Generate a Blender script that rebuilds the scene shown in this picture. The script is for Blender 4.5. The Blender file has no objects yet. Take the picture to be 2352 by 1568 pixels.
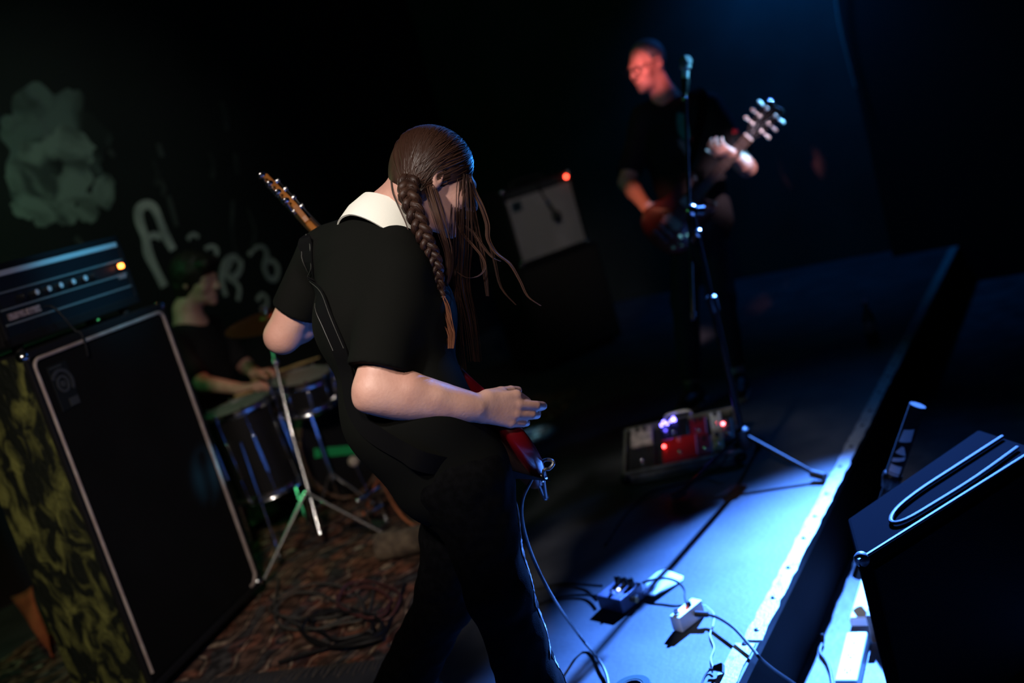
import bpy, math, random
import numpy as np
from mathutils import Vector, Matrix, Quaternion, noise as mnoise

random.seed(7)
SC = bpy.context.scene
COL = SC.collection

# ------------------------------------------------------------------ camera
IW, IH, FPX = 2352.0, 1568.0, 2287.0          # photograph frame, focal length in pixels
CAM_H, PITCH, ROLL = 1.42, math.radians(10.2), math.radians(16.3)
_R = Vector((1, 0, 0)); _F = Vector((0, math.cos(PITCH), -math.sin(PITCH)))
_U = Vector((0, math.sin(PITCH), math.cos(PITCH)))
IU = math.cos(ROLL) * _U + math.sin(ROLL) * _R
IR = math.cos(ROLL) * _R - math.sin(ROLL) * _U
CAMPOS = Vector((0, 0, CAM_H))
cam_data = bpy.data.cameras.new('camera'); cam = bpy.data.objects.new('camera', cam_data); COL.objects.link(cam)
m3 = Matrix((IR, IU, -_F)).transposed()
cam.matrix_world = Matrix.Translation(CAMPOS) @ m3.to_4x4()
cam_data.sensor_width = 36.0; cam_data.lens = FPX / IW * 36.0
cam_data.clip_start = 0.05; cam_data.clip_end = 60
cam_data.dof.use_dof = True; cam_data.dof.focus_distance = 2.2; cam_data.dof.aperture_fstop = 1.5
SC.camera = cam
SC.view_settings.view_transform = 'Standard'; SC.view_settings.look = 'None'
SC.view_settings.exposure = 0.0; SC.view_settings.gamma = 1.0; SC.view_settings.use_curve_mapping = False

# stage axes: s runs along the front edge (away from the camera), a points to the audience
SDIR = Vector((.542, .840, 0)).normalized(); ADIR = Vector((SDIR.y, -SDIR.x, 0)); UP = Vector((0, 0, 1))
SYAW = math.atan2(SDIR.y, SDIR.x)
def SP(s, a, z=0.0): return SDIR * s + ADIR * a + UP * z
EDGE_A = -0.99; LOW_Z = -0.27; WALL_A = -4.9; FAR_S = 7.5; CEIL_Z = 3.3

def ray(u, v): return _F + (u - IW / 2) / FPX * IR - (v - IH / 2) / FPX * IU
def at(u, v, d): return CAMPOS + ray(u, v) * d
def onz(u, v, z=0.0):
    r = ray(u, v); return CAMPOS + r * ((z - CAM_H) / r.z)
def onplane(u, v, p, n):
    r = ray(u, v); return CAMPOS + r * ((p - CAMPOS).dot(n) / r.dot(n))

# ------------------------------------------------------------------ world + stage lights, some added
world = bpy.data.worlds.new('world'); SC.world = world; world.use_nodes = True
world.node_tree.nodes['Background'].inputs[0].default_value = (0.35, 0.45, 0.6, 1)
world.node_tree.nodes['Background'].inputs[1].default_value = 0.0015
def spot(name, loc, target, color, power, angle, blend=1.0, radius=0.06):
    l = bpy.data.lights.new(name, 'SPOT'); l.color = color; l.energy = power
    l.spot_size = math.radians(angle); l.spot_blend = blend; l.shadow_soft_size = radius
    o = bpy.data.objects.new(name, l); COL.objects.link(o); o.location = loc
    o.rotation_euler = (Vector(target) - Vector(loc)).to_track_quat('-Z', 'Y').to_euler()
    return o
def point(name, loc, color, power, radius=0.08):
    l = bpy.data.lights.new(name, 'POINT'); l.color = color; l.energy = power; l.shadow_soft_size = radius
    o = bpy.data.objects.new(name, l); COL.objects.link(o); o.location = loc; return o
BLUE_POS = Vector((2.55, 5.9, 2.75))
spot('blue_stage_spot', BLUE_POS, (0.55, 2.30, 0), (0.07, 0.24, 1.0), 31000, 23.5, 1.0, 0.04)
spot('blue_spill_spot', BLUE_POS + Vector((.1, .1, .1)), (0.9, 3.6, 0.9), (0.04, 0.26, 1.0), 60, 62, 1.0, 0.06)
spot('added_rim_spot', BLUE_POS + Vector((.05, -.1, .05)), (0.0, 2.25, 1.35), (0.03, 0.26, 1.0), 900, 9, 1.0, 0.05)  # added spot, gives the bassist's head a blue rim
SIDE_POS = Vector((3.2, 4.1, 2.55))
spot('added_headstock_spot', SIDE_POS, at(1765, 268, 4.58), (0.16, 0.55, 1.0), 2600, 6.0, 0.6, 0.05)  # added narrow spot, brightens only the singer's headstock
spot('added_mic_spot', SIDE_POS + Vector((.1, -.1, 0)), at(1574, 172, 3.8), (0.14, 0.6, 1.0), 2600, 1.9, 0.7, 0.05)  # added narrow spot, brightens only the microphone
spot('blue_wall_wash', SP(6.9, -1.75, 2.75), SP(7.5, -1.75, 1.7), (0.01, 0.25, 1.0), 60, 130, 1.0, 0.1)
spot('added_amp_spot', (0.3, 2.6, 2.9), (-1.40, 3.62, 1.44), (0.08, 0.62, 1.0), 190, 15, 1.0, 0.08)  # added spot standing in for a blue lamp mirrored in the amp bar
spot('warm_house_spot', (-1.15, .35, 3.25), (-0.20, 2.2, 1.24), (1.0, 0.92, 0.86), 350, 20, 0.5, 0.12)
spot('warm_back_spot', (-0.2, -0.8, 3.0), (-1.15, 4.1, 0.2), (1.0, 0.84, 0.72), 420, 30, 1.0, 0.2)
spot('warm_amp_spot', (0.5, 2.0, 3.1), (0.5, 6.5, 0.95), (1.0, 0.9, 0.85), 110, 17, 1.0, 0.2)
spot('red_face_spot', (-1.3, 1.2, 3.1), at(1494, 166, 4.95), (1.0, 0.26, 0.27), 1600, 2.4, 0.7, 0.04)
spot('amber_arm_spot', (-1.2, 1.4, 3.0), at(1484, 470, 4.88), (1.0, 0.30, 0.18), 420, 4.0, 0.7, 0.04)
spot('white_hand_spot', (1.7, 1.9, 3.0), at(1700, 372, 4.72), (1.0, 0.66, 0.76), 1100, 5.0, 0.6, 0.06)
point('green_side_lamp', (-2.5, 4.1, 2.1), (0.15, 1.0, 0.35), 10, 0.1)
spot('mural_wash_spot', (-0.6, 3.9, 3.1), (-2.0, 5.9, 1.8), (0.85, 1.0, 0.88), 34, 60, 1.0, 0.1)
spot('red_drum_spot', (0.6, 4.6, 2.9), (-1.15, 4.6, 1.1), (1.0, 0.12, 0.10), 45, 22, 1.0, 0.08)

# ------------------------------------------------------------------ helpers: materials
MATS = {}
def mat(name, color, rough=0.6, metal=0.0, color2=None, scale=8.0, detail=4.0, lo=0.4, hi=0.6, bump=0.0, bscale=None,
        emit=None, estr=0.0, stretch=None, coat=0.0, spec=0.5, sheen=0.0, distort=0.0):
    if name in MATS: return MATS[name]
    m = bpy.data.materials.new(name); m.use_nodes = True; nt = m.node_tree; b = nt.nodes['Principled BSDF']
    b.inputs['Base Color'].default_value = (*color, 1); b.inputs['Roughness'].default_value = rough
    b.inputs['Metallic'].default_value = metal; b.inputs['Specular IOR Level'].default_value = spec
    b.inputs['Coat Weight'].default_value = coat; b.inputs['Sheen Weight'].default_value = sheen
    if emit: b.inputs['Emission Color'].default_value = (*emit, 1); b.inputs['Emission Strength'].default_value = estr
    if color2 or bump:
        tc = nt.nodes.new('ShaderNodeTexCoord'); mp = nt.nodes.new('ShaderNodeMapping')
        nt.links.new(tc.outputs['Object'], mp.inputs['Vector'])
        if stretch: mp.inputs['Scale'].default_value = stretch
    if color2:
        n = nt.nodes.new('ShaderNodeTexNoise'); n.inputs['Scale'].default_value = scale; n.inputs['Detail'].default_value = detail
        n.inputs['Distortion'].default_value = distort
        r = nt.nodes.new('ShaderNodeValToRGB'); r.color_ramp.elements[0].position = lo; r.color_ramp.elements[1].position = hi
        r.color_ramp.elements[0].color = (*color, 1); r.color_ramp.elements[1].color = (*color2, 1)
        nt.links.new(mp.outputs[0], n.inputs['Vector']); nt.links.new(n.outputs['Fac'], r.inputs[0])
        nt.links.new(r.outputs[0], b.inputs['Base Color'])
    if bump:
        n2 = nt.nodes.new('ShaderNodeTexNoise'); n2.inputs['Scale'].default_value = bscale or scale * 4; n2.inputs['Detail'].default_value = 3
        bp = nt.nodes.new('ShaderNodeBump'); bp.inputs['Strength'].default_value = bump; bp.inputs['Distance'].default_value = 0.01
        nt.links.new(mp.outputs[0], n2.inputs['Vector']); nt.links.new(n2.outputs['Fac'], bp.inputs['Height'])
        nt.links.new(bp.outputs[0], b.inputs['Normal'])
    MATS[name] = m; return m

M_CHROME = mat('chrome', (.75, .76, .78), .18, 1.0)
M_STEEL = mat('brushed_steel', (.5, .5, .52), .35, 1.0)
M_BLACKMETAL = mat('black_metal', (.012, .012, .013), .35, .6)
M_BLACKPLASTIC = mat('black_plastic', (.01, .01, .011), .4)
M_RUBBER = mat('rubber', (.012, .012, .012), .65)
M_CABLE = mat('cable_rubber', (.009, .009, .010), .55, spec=.3)
M_SATIN = mat('satin_nickel', (.75, .76, .78), .36, .9)
M_WHITEPLASTIC = mat('white_plastic', (.75, .76, .74), .45)
M_TOLEX = mat('black_tolex', (.007, .007, .008), .65, bump=.4, bscale=260, spec=.25)

# ------------------------------------------------------------------ helpers: geometry
class G:
    def __init__(s): s.v = []; s.f = []
    def add(s, vs, fs):
        o = len(s.v); s.v += [tuple(x) for x in vs]; s.f += [tuple(i + o for i in f) for f in fs]; return s
    def box(s, c, size, X=Vector((1, 0, 0)), Y=Vector((0, 1, 0)), Z=Vector((0, 0, 1))):
        c = Vector(c); hx, hy, hz = size[0] / 2, size[1] / 2, size[2] / 2
        vs = [c + X * (i * hx) + Y * (j * hy) + Z * (k * hz) for i in (-1, 1) for j in (-1, 1) for k in (-1, 1)]
        return s.add(vs, [(0, 1, 3, 2), (4, 6, 7, 5), (0, 4, 5, 1), (2, 3, 7, 6), (0, 2, 6, 4), (1, 5, 7, 3)])
    def lathe(s, p0, axis, prof, n=20, cap=True):
        """prof: list of (distance along axis, radius)"""
        p0 = Vector(p0); ax = Vector(axis).normalized()
        t = Vector((0, 0, 1)) if abs(ax.z) < .9 else Vector((1, 0, 0))
        e1 = ax.cross(t).normalized(); e2 = ax.cross(e1)
        vs = []; fs = []
        for (h, r) in prof:
            for i in range(n):
                th = 2 * math.pi * i / n
                vs.append(p0 + ax * h + (e1 * math.cos(th) + e2 * math.sin(th)) * max(r, 1e-5))
        for k in range(len(prof) - 1):
            for i in range(n):
                j = (i + 1) % n
                fs.append((k * n + i, k * n + j, (k + 1) * n + j, (k + 1) * n + i))
        if cap:
            fs.append(tuple(range(n - 1, -1, -1))); L = (len(prof) - 1) * n; fs.append(tuple(range(L, L + n)))
        return s.add(vs, fs)
    def cyl(s, p0, p1, r0, r1=None, n=16):
        p0 = Vector(p0); p1 = Vector(p1); r1 = r0 if r1 is None else r1
        return s.lathe(p0, p1 - p0, [(0, r0), ((p1 - p0).length, r1)], n)
    def sphere(s, c, r, n=14, axis=(0, 0, 1), squash=1.0):
        m = max(6, n // 2 + 1)
        prof = [(-r * squash * math.cos(math.pi * k / m), r * math.sin(math.pi * k / m)) for k in range(m + 1)]
        return s.lathe(c, axis, prof, n, cap=False)
    def torus(s, c, axis, R, r, n=32, k=8, a0=0.0, a1=2 * math.pi):
        c = Vector(c); ax = Vector(axis).normalized()
        t = Vector((0, 0, 1)) if abs(ax.z) < .9 else Vector((1, 0, 0))
        e1 = ax.cross(t).normalized(); e2 = ax.cross(e1)
        pts = [c + (e1 * math.cos(a0 + (a1 - a0) * i / n) + e2 * math.sin(a0 + (a1 - a0) * i / n)) * R for i in range(n + 1)]
        full = abs(a1 - a0 - 2 * math.pi) < 1e-6
        return s.tube(pts[:-1] if full else pts, r, k, closed=full, smooth=0)
    def tube(s, pts, r, k=8, closed=False, smooth=4, flat=None):
        pts = [Vector(p) for p in pts]
        rr = list(r) if hasattr(r, '__len__') else None
        if smooth and len(pts) > 2: pts, rr = catmull(pts, rr, smooth, closed)
        n = len(pts); rad = rr if rr else [r] * n
        vs = []; fs = []; prev = None
        for i in range(n):
            a = pts[(i - 1) % n] if (closed or i > 0) else pts[i]; b = pts[(i + 1) % n] if (closed or i < n - 1) else pts[i]
            t = (b - a); t = t.normalized() if t.length > 1e-9 else Vector((0, 0, 1))
            if prev is None:
                h = Vector((0, 0, 1)) if abs(t.z) < .9 else Vector((1, 0, 0)); e = t.cross(h).normalized()
            else:
                e = prev - t * prev.dot(t); e = e.normalized() if e.length > 1e-6 else t.orthogonal().normalized()
            prev = e; g = t.cross(e)
            for q in range(k):
                th = 2 * math.pi * q / k
                vs.append(pts[i] + (e * math.cos(th) + g * math.sin(th) * (flat if flat else 1)) * rad[i])
        for i in range(n if closed else n - 1):
            for q in range(k):
                j = (i + 1) % n; p = (q + 1) % k
                fs.append((i * k + q, i * k + p, j * k + p, j * k + q))
        if not closed:
            fs.append(tuple(range(k - 1, -1, -1))); fs.append(tuple(range((n - 1) * k, n * k)))
        return s.add(vs, fs)
    def prism(s, outline, c, X, Y, h):
        """outline 2D list, extruded by h along X x Y"""
        c = Vector(c); X = Vector(X); Y = Vector(Y); Z = X.cross(Y).normalized(); n = len(outline)
        vs = [c + X * p[0] + Y * p[1] for p in outline] + [c + X * p[0] + Y * p[1] + Z * h for p in outline]
        fs = [tuple(range(n - 1, -1, -1)), tuple(range(n, 2 * n))] + [(i, (i + 1) % n, n + (i + 1) % n, n + i) for i in range(n)]
        return s.add(vs, fs)
    def ribbon(s, pts, nrms, w, th, smooth=4, ws=None):
        """flat band following pts, facing nrms"""
        pts = [Vector(p) for p in pts]; nrms = [Vector(p) for p in nrms]
        if smooth and len(pts) > 2:
            pts, ws = catmull(pts, ws, smooth, False); nrms, _ = catmull(nrms, None, smooth, False)
        n = len(pts); vs = []; fs = []
        for i in range(n):
            t = pts[min(i + 1, n - 1)] - pts[max(i - 1, 0)]; t.normalize(); N = nrms[i].normalized(); sd = t.cross(N).normalized()
            hw = (ws[i] if ws else w) / 2
            for (a, b) in ((-hw, 0), (hw, 0), (hw, th), (-hw, th)): vs.append(pts[i] + sd * a + N * b)
        for i in range(n - 1):
            for q in range(4):
                p = (q + 1) % 4; fs.append((i * 4 + q, i * 4 + p, i * 4 + 4 + p, i * 4 + 4 + q))
        fs.append((3, 2, 1, 0)); e = (n - 1) * 4; fs.append((e, e + 1, e + 2, e + 3))
        return s.add(vs, fs)
    def build(s, name, material, parent=None, smooth=True, bevel=0.0, **props):
        return mesh_obj(name, s.v, s.f, material, parent, smooth, bevel, **props)

def catmull(pts, rad, sub, closed):
    out = []; ro = [] if rad else None; n = len(pts)
    rng = n if closed else n - 1
    for i in range(rng):
        g = (lambda j: j % n) if closed else (lambda j: min(max(j, 0), n - 1))
        p0, p1, p2, p3 = pts[g(i - 1)], pts[g(i)], pts[g(i + 1)], pts[g(i + 2)]
        for k in range(sub):
            t = k / sub
            out.append(0.5 * ((2 * p1) + (p2 - p0) * t + (2 * p0 - 5 * p1 + 4 * p2 - p3) * t * t + (3 * p1 - p0 - 3 * p2 + p3) * t ** 3))
            if rad: ro.append(rad[g(i)] * (1 - t) + rad[g(i + 1)] * t)
    if not closed:
        out.append(pts[-1])
        if rad: ro.append(rad[-1])
    return out, ro

def setp(o, label=None, category=None, group=None, kind=None):
    if label: o['label'] = label
    if category: o['category'] = category
    if group: o['group'] = group
    if kind: o['kind'] = kind
    return o
def mesh_obj(name, verts, faces, material, parent=None, smooth=True, bevel=0.0, label=None, category=None, group=None, kind=None):
    me = bpy.data.meshes.new(name)
    if isinstance(verts, np.ndarray):
        nv = len(verts); nf = len(faces)
        me.vertices.add(nv); me.vertices.foreach_set('co', np.ascontiguousarray(verts, np.float32).ravel())
        me.loops.add(nf * 4); me.loops.foreach_set('vertex_index', np.ascontiguousarray(faces, np.int32).ravel())
        me.polygons.add(nf); me.polygons.foreach_set('loop_start', np.arange(0, nf * 4, 4, dtype=np.int32))
        me.update(calc_edges=True)
    else:
        me.from_pydata([tuple(v) for v in verts], [], faces)
    me.materials.append(material)
    if smooth:
        me.polygons.foreach_set('use_smooth', [True] * len(me.polygons))
    o = bpy.data.objects.new(name, me); COL.objects.link(o)
    if parent is not None: attach(o, parent)
    if bevel:
        b = o.modifiers.new('bevel', 'BEVEL'); b.width = bevel; b.segments = 2; b.limit_method = 'ANGLE'; b.angle_limit = math.radians(40)
    if smooth and not isinstance(verts, np.ndarray):
        try: me.set_sharp_from_angle(angle=math.radians(42))
        except Exception: pass
    return setp(o, label, category, group, kind)
def attach(o, parent):
    o.parent = parent; o.matrix_parent_inverse = Matrix.Translation(-Vector(parent.get('_base', (0, 0, 0))))
def thing(name, loc, label, category, group=None):
    o = bpy.data.objects.new(name, None); COL.objects.link(o); o.location = loc; o.empty_display_size = .05
    o['_base'] = tuple(loc)
    return setp(o, label, category, group)
def clone(o, name, M, parent):
    """a copy of a part (shared mesh) placed by matrix M (world)"""
    c = o.copy(); c.name = name; COL.objects.link(c); attach(c, parent); c.matrix_basis = M; return c

# ------------------------------------------------------------------ helpers: implicit surfaces for bodies and cloth
class Field:
    def __init__(s, lo, hi, h):
        s.h = h; s.lo = np.array(lo, float); s.n = np.ceil((np.array(hi) - s.lo) / h).astype(int) + 1
        s.f = np.full(tuple(s.n), 1.0, np.float32)
        s.ax = [(s.lo[i] + h * np.arange(s.n[i])).astype(np.float32) for i in range(3)]
    def _win(s, lo, hi):
        a = np.clip(np.floor((np.array(lo) - s.lo) / s.h).astype(int), 0, s.n - 1); b = np.clip(np.ceil((np.array(hi) - s.lo) / s.h).astype(int) + 1, 1, s.n)
        sl = tuple(slice(int(i), int(max(j, i + 1))) for i, j in zip(a, b))
        X, Y, Z = np.meshgrid(s.ax[0][sl[0]], s.ax[1][sl[1]], s.ax[2][sl[2]], indexing='ij', sparse=True)
        return sl, X, Y, Z
    def _mix(s, sl, d, k, op='add'):
        f = s.f[sl]
        if op == 'sub': f2 = -f
        else: f2 = f
        if k > 0:
            hh = np.clip(0.5 + 0.5 * (f2 - d) / k, 0, 1); r = f2 * (1 - hh) + d * hh - k * hh * (1 - hh)
        else: r = np.minimum(f2, d)
        s.f[sl] = -r if op == 'sub' else r
    def cone(s, p0, p1, r0, r1=None, k=.02, w=None, q=1.0, op='add'):
        """round cone; optional squash q of the cross-section along unit vector w"""
        r1 = r0 if r1 is None else r1; p0 = np.array(p0, float); p1 = np.array(p1, float)
        R = max(r0, r1) * max(1, q) + k + 3 * s.h
        sl, X, Y, Z = s._win(np.minimum(p0, p1) - R, np.maximum(p0, p1) + R)
        a = p1 - p0; px, py, pz = X - p0[0], Y - p0[1], Z - p0[2]
        if w is not None:
            w = np.array(w, float); w /= np.linalg.norm(w); g = (1 / q - 1)
            dw = px * w[0] + py * w[1] + pz * w[2]
            px = px + dw * w[0] * g; py = py + dw * w[1] * g; pz = pz + dw * w[2] * g
            a = a + w * (a @ w) * g
        L = float(a @ a) + 1e-12
        t = np.clip((px * a[0] + py * a[1] + pz * a[2]) / L, 0, 1)
        d = np.sqrt((px - t * a[0]) ** 2 + (py - t * a[1]) ** 2 + (pz - t * a[2]) ** 2) - (r0 + (r1 - r0) * t)
        if w is not None and q < 1: d = d * q
        s._mix(sl, d.astype(np.float32), k, op)
    def chain(s, pts, rs, k=.02, w=None, q=1.0, kj=None):
        for i in range(len(pts) - 1): s.cone(pts[i], pts[i + 1], rs[i], rs[i + 1], k if i == 0 else (kj if kj is not None else k), w, q)
    def ell(s, c, axes, rad, k=.02, op='add'):
        c = np.array(c, float); A = np.array([np.array(x, float) for x in axes]); rad = np.array(rad, float)
        R = rad.max() + k + 3 * s.h
        sl, X, Y, Z = s._win(c - R, c + R); X = X - c[0]; Y = Y - c[1]; Z = Z - c[2]
        q0 = q1 = 0
        for i in range(3):
            e = X * A[i][0] + Y * A[i][1] + Z * A[i][2]; q0 = q0 + (e / rad[i]) ** 2; q1 = q1 + (e / rad[i] ** 2) ** 2
        k0 = np.sqrt(q0); k1 = np.sqrt(q1) + 1e-9
        s._mix(sl, (k0 * (k0 - 1) / k1).astype(np.float32), k, op)
    def cut(s, p, n, c=None, R=None):
        """keep the side opposite to n; only within radius R of c if given"""
        p = np.array(p, float); n = np.array(n, float); n /= np.linalg.norm(n)
        cc = np.array(c if c is not None else p, float)
        if R: sl, X, Y, Z = s._win(cc - R, cc + R)
        else: sl, X, Y, Z = s._win(s.lo, s.lo + s.h * s.n)
        d = ((X - p[0]) * n[0] + (Y - p[1]) * n[1] + (Z - p[2]) * n[2]).astype(np.float32)
        if R:
            r = np.sqrt((X - cc[0]) ** 2 + (Y - cc[1]) ** 2 + (Z - cc[2]) ** 2); d = np.where(r < R, d, -1).astype(np.float32)
        s.f[sl] = np.maximum(s.f[sl], d)
    def wrinkle(s, amp, freq, seed=0, dirs=5):
        rg = np.random.RandomState(seed); sl, X, Y, Z = s._win(s.lo, s.lo + s.h * s.n)
        acc = 0
        for i in range(dirs):
            d = rg.normal(size=3); d /= np.linalg.norm(d); ph = rg.uniform(0, 6.28); fr = freq * rg.uniform(.6, 1.5)
            e = rg.normal(size=3)
            acc = acc + np.sin((X * d[0] + Y * d[1] + Z * d[2]) * fr + ph + 1.2 * np.sin((X * e[0] + Y * e[1] + Z * e[2]) * freq * .25))
        s.f += (amp * acc / dirs).astype(np.float32)
    def mesh(s):
        f = s.f; f[0] = f[-1] = 1; f[:, 0] = f[:, -1] = 1; f[:, :, 0] = f[:, :, -1] = 1
        ins = f < 0; sh = np.array(f.shape) - 1
        cnt = np.zeros(tuple(sh), np.int8)
        for a in (0, 1):
            for b in (0, 1):
                for c in (0, 1): cnt += ins[a:a + sh[0], b:b + sh[1], c:c + sh[2]]
        act = (cnt > 0) & (cnt < 8); idx = np.argwhere(act); N = len(idx)
        imap = np.full(tuple(sh), -1, np.int32); imap[act] = np.arange(N)
        acc = np.zeros((N, 3)); num = np.zeros(N)
        cor = [(a, b, c) for a in (0, 1) for b in (0, 1) for c in (0, 1)]
        val = {c: f[idx[:, 0] + c[0], idx[:, 1] + c[1], idx[:, 2] + c[2]] for c in cor}
        for c in cor:
            for ax in range(3):
                if c[ax] == 0:
                    d = list(c); d[ax] = 1; d = tuple(d); v0 = val[c]; v1 = val[d]; mk = (v0 < 0) != (v1 < 0)
                    t = np.where(mk, v0 / np.where(mk, v0 - v1, 1), 0); p = np.tile(np.array(c, float), (N, 1)); p[:, ax] = t
                    acc += p * mk[:, None]; num += mk
        V = (idx + acc / num[:, None]) * s.h + s.lo
        Fs = []
        for ax in range(3):
            a1, a2 = [(1, 2), (2, 0), (0, 1)][ax]
            s0 = [slice(1, -1)] * 3; s0[ax] = slice(0, -1); s1 = list(s0); s1[ax] = slice(1, None)
            i0 = ins[tuple(s0)]; i1 = ins[tuple(s1)]; e = np.argwhere(i0 != i1)
            off = np.array([1, 1, 1]); off[ax] = 0; e = e + off
            fl = ins[e[:, 0], e[:, 1], e[:, 2]]
            def cell(d1, d2):
                g = e.copy(); g[:, a1] -= d1; g[:, a2] -= d2; return imap[g[:, 0], g[:, 1], g[:, 2]]
            q = np.stack([cell(1, 1), cell(0, 1), cell(0, 0), cell(1, 0)], 1)
            q[~fl] = q[~fl][:, ::-1]; Fs.append(q)
        Fq = np.concatenate(Fs); Fq = Fq[(Fq >= 0).all(1)]
        return V, Fq
    def sample(s, p):
        g = (np.array(p) - s.lo) / s.h; i = np.floor(g).astype(int)
        if (i < 0).any() or (i >= s.n - 1).any(): return 1.0
        t = g - i; r = 0
        for a in (0, 1):
            for b in (0, 1):
                for c in (0, 1):
                    r += s.f[i[0] + a, i[1] + b, i[2] + c] * (t[0] if a else 1 - t[0]) * (t[1] if b else 1 - t[1]) * (t[2] if c else 1 - t[2])
        return float(r)
    def grad(s, p):
        e = s.h; p = np.array(p, float); g = np.array([s.sample(p + d) - s.sample(p - d) for d in np.eye(3) * e])
        return Vector(g / (np.linalg.norm(g) + 1e-9))
    def hit(s, u, v, d0, d1, off=0.0):
        """first surface point along the viewing ray of a pixel, lifted by off; (point, normal) or None"""
        r = ray(u, v); d = d0
        while d < d1:
            p = CAMPOS + r * d
            if s.sample(p) < 0:
                for _ in range(10):
                    d -= .0008; p = CAMPOS + r * d
                    if s.sample(p) >= 0: break
                n = s.grad(p); return p + n * off, n
            d += .004
        return None
    def settle(s, p, off=0.0, it=12):
        """move a point onto the surface"""
        p = np.array(p, float)
        for _ in range(it):
            d = s.sample(p); 
            if abs(d) < 5e-4: break
            p = p - np.array(s.grad(p)) * d * .8
        n = s.grad(p); return Vector(p) + n * off, n

def frame(fwd, up):
    f = Vector(fwd).normalized(); r = f.cross(Vector(up)).normalized(); u = r.cross(f); return r, f, u   # right, forward, up
# ------------------------------------------------------------------ the setting
M_STAGE = mat('stage_paint', (.028, .030, .034), .55, color2=(.065, .068, .076), scale=5, detail=8, lo=.35, hi=.75, bump=.06, bscale=60)
M_CONC = mat('lower_concrete', (.05, .05, .055), .6, color2=(.12, .12, .125), scale=9, detail=9, lo=.35, hi=.7, bump=.2, bscale=40)
M_WALL = mat('black_wall_paint', (.0035, .0037, .0040), .85, color2=(.007, .0074, .0074), scale=1.5, detail=5, bump=.15, bscale=30)
M_FASCIA = mat('fascia_paint', (.006, .005, .005), .8, color2=(.010, .006, .006), scale=3, detail=5, spec=.1)
M_TRIM = mat('worn_metal_trim', (.36, .37, .37), .5, .2, color2=(.18, .185, .19), scale=26, detail=6, lo=.52, hi=.72, stretch=(1, 1, 1), bump=.2)
M_CURTAIN = mat('black_curtain', (.004, .004, .0045), .9)

def sbox(name, s0, s1, a0, a1, z0, z1, m, kind='structure', parent=None, bevel=0.0):
    g = G(); g.box(SP((s0 + s1) / 2, (a0 + a1) / 2, (z0 + z1) / 2), (abs(s1 - s0), abs(a1 - a0), z1 - z0), SDIR, ADIR, UP)
    return g.build(name, m, parent, smooth=False, bevel=bevel, kind=kind)
sbox('floor', -2.5, FAR_S + .1, WALL_A - .1, EDGE_A, -.03, 0, M_STAGE)
sbox('floor_lower', -3.5, FAR_S + 1.5, EDGE_A - .05, 6, LOW_Z - .05, LOW_Z, M_CONC)
sbox('wall_stage_front', -2.5, FAR_S, EDGE_A - .06, EDGE_A - .012, LOW_Z, -.03, M_FASCIA)
sbox('wall_back', -2.5, FAR_S + .1, WALL_A - .1, WALL_A, 0, CEIL_Z, M_WALL)
M_FARWALL = mat('far_wall_paint', (.02, .021, .024), .7, color2=(.03, .031, .034), scale=2.5, detail=6, bump=.1, bscale=40)
sbox('wall_far', FAR_S, FAR_S + .1, WALL_A, -1.40, 0, CEIL_Z, M_FARWALL)
sbox('wall_right', FAR_S - .25, FAR_S - .05, -1.42, 6, LOW_Z, CEIL_Z, M_CURTAIN)
sbox('wall_left', -2.6, -2.5, WALL_A - .1, 6, LOW_Z, CEIL_Z, M_WALL)
sbox('ceiling', -2.6, FAR_S + .1, WALL_A - .1, 6, CEIL_Z, CEIL_Z + .1, M_CURTAIN)

# worn metal strips along the stage edge, screwed down
def edge_strip(name, s0, s1, off, w):
    g = G(); rnd = random.Random(int(s0 * 10)); n = int((s1 - s0) / .035); top = []
    A0 = EDGE_A - w + off; A1 = EDGE_A + .006 + off
    outl = []
    for i in range(n + 1): outl.append((s0 + (s1 - s0) * i / n, A0 + rnd.uniform(-.0035, .0035)))
    for i in range(n, -1, -1): outl.append((s0 + (s1 - s0) * i / n, A1 + rnd.uniform(-.004, .003)))
    vs = [SP(s, a, .0005) for s, a in outl] + [SP(s, a, .0045) for s, a in outl]; N = len(outl); k = n + 1
    fs = [(i, i + 1, N - 2 - i, N - 1 - i)[::-1] for i in range(n)] + [(N + i, N + i + 1, 2 * N - 2 - i, 2 * N - 1 - i) for i in range(n)]
    fs += [(i, (i + 1) % N, N + (i + 1) % N, N + i) for i in range(N)]
    g.add(vs, fs); o = g.build(name, M_TRIM, None, smooth=False, kind='structure')
    s = s0 + .05; first = None
    while s < min(s1, 5.2):
        h = G(); h.lathe((0, 0, 0), (0, 0, 1), [(0, .0085), (.002, .0085), (.0035, .005)], 10)
        if first is None: first = h.build('screw', M_BLACKMETAL, o); first.matrix_basis = Matrix.Translation(SP(s, EDGE_A - w * .45 + off, .0045))
        else: clone(first, 'screw', Matrix.Translation(SP(s, EDGE_A - w * .45 + off, .0045)), o)
        s += .19 + rnd.uniform(-.05, .05)
    return o
pe = onz(1742, 1478); se = pe.dot(SDIR)
edge_strip('trim_1', se + .012, FAR_S - .3, 0, .046)
edge_strip('trim_2', -1.0, se - .004, -.012, .05)

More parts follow.
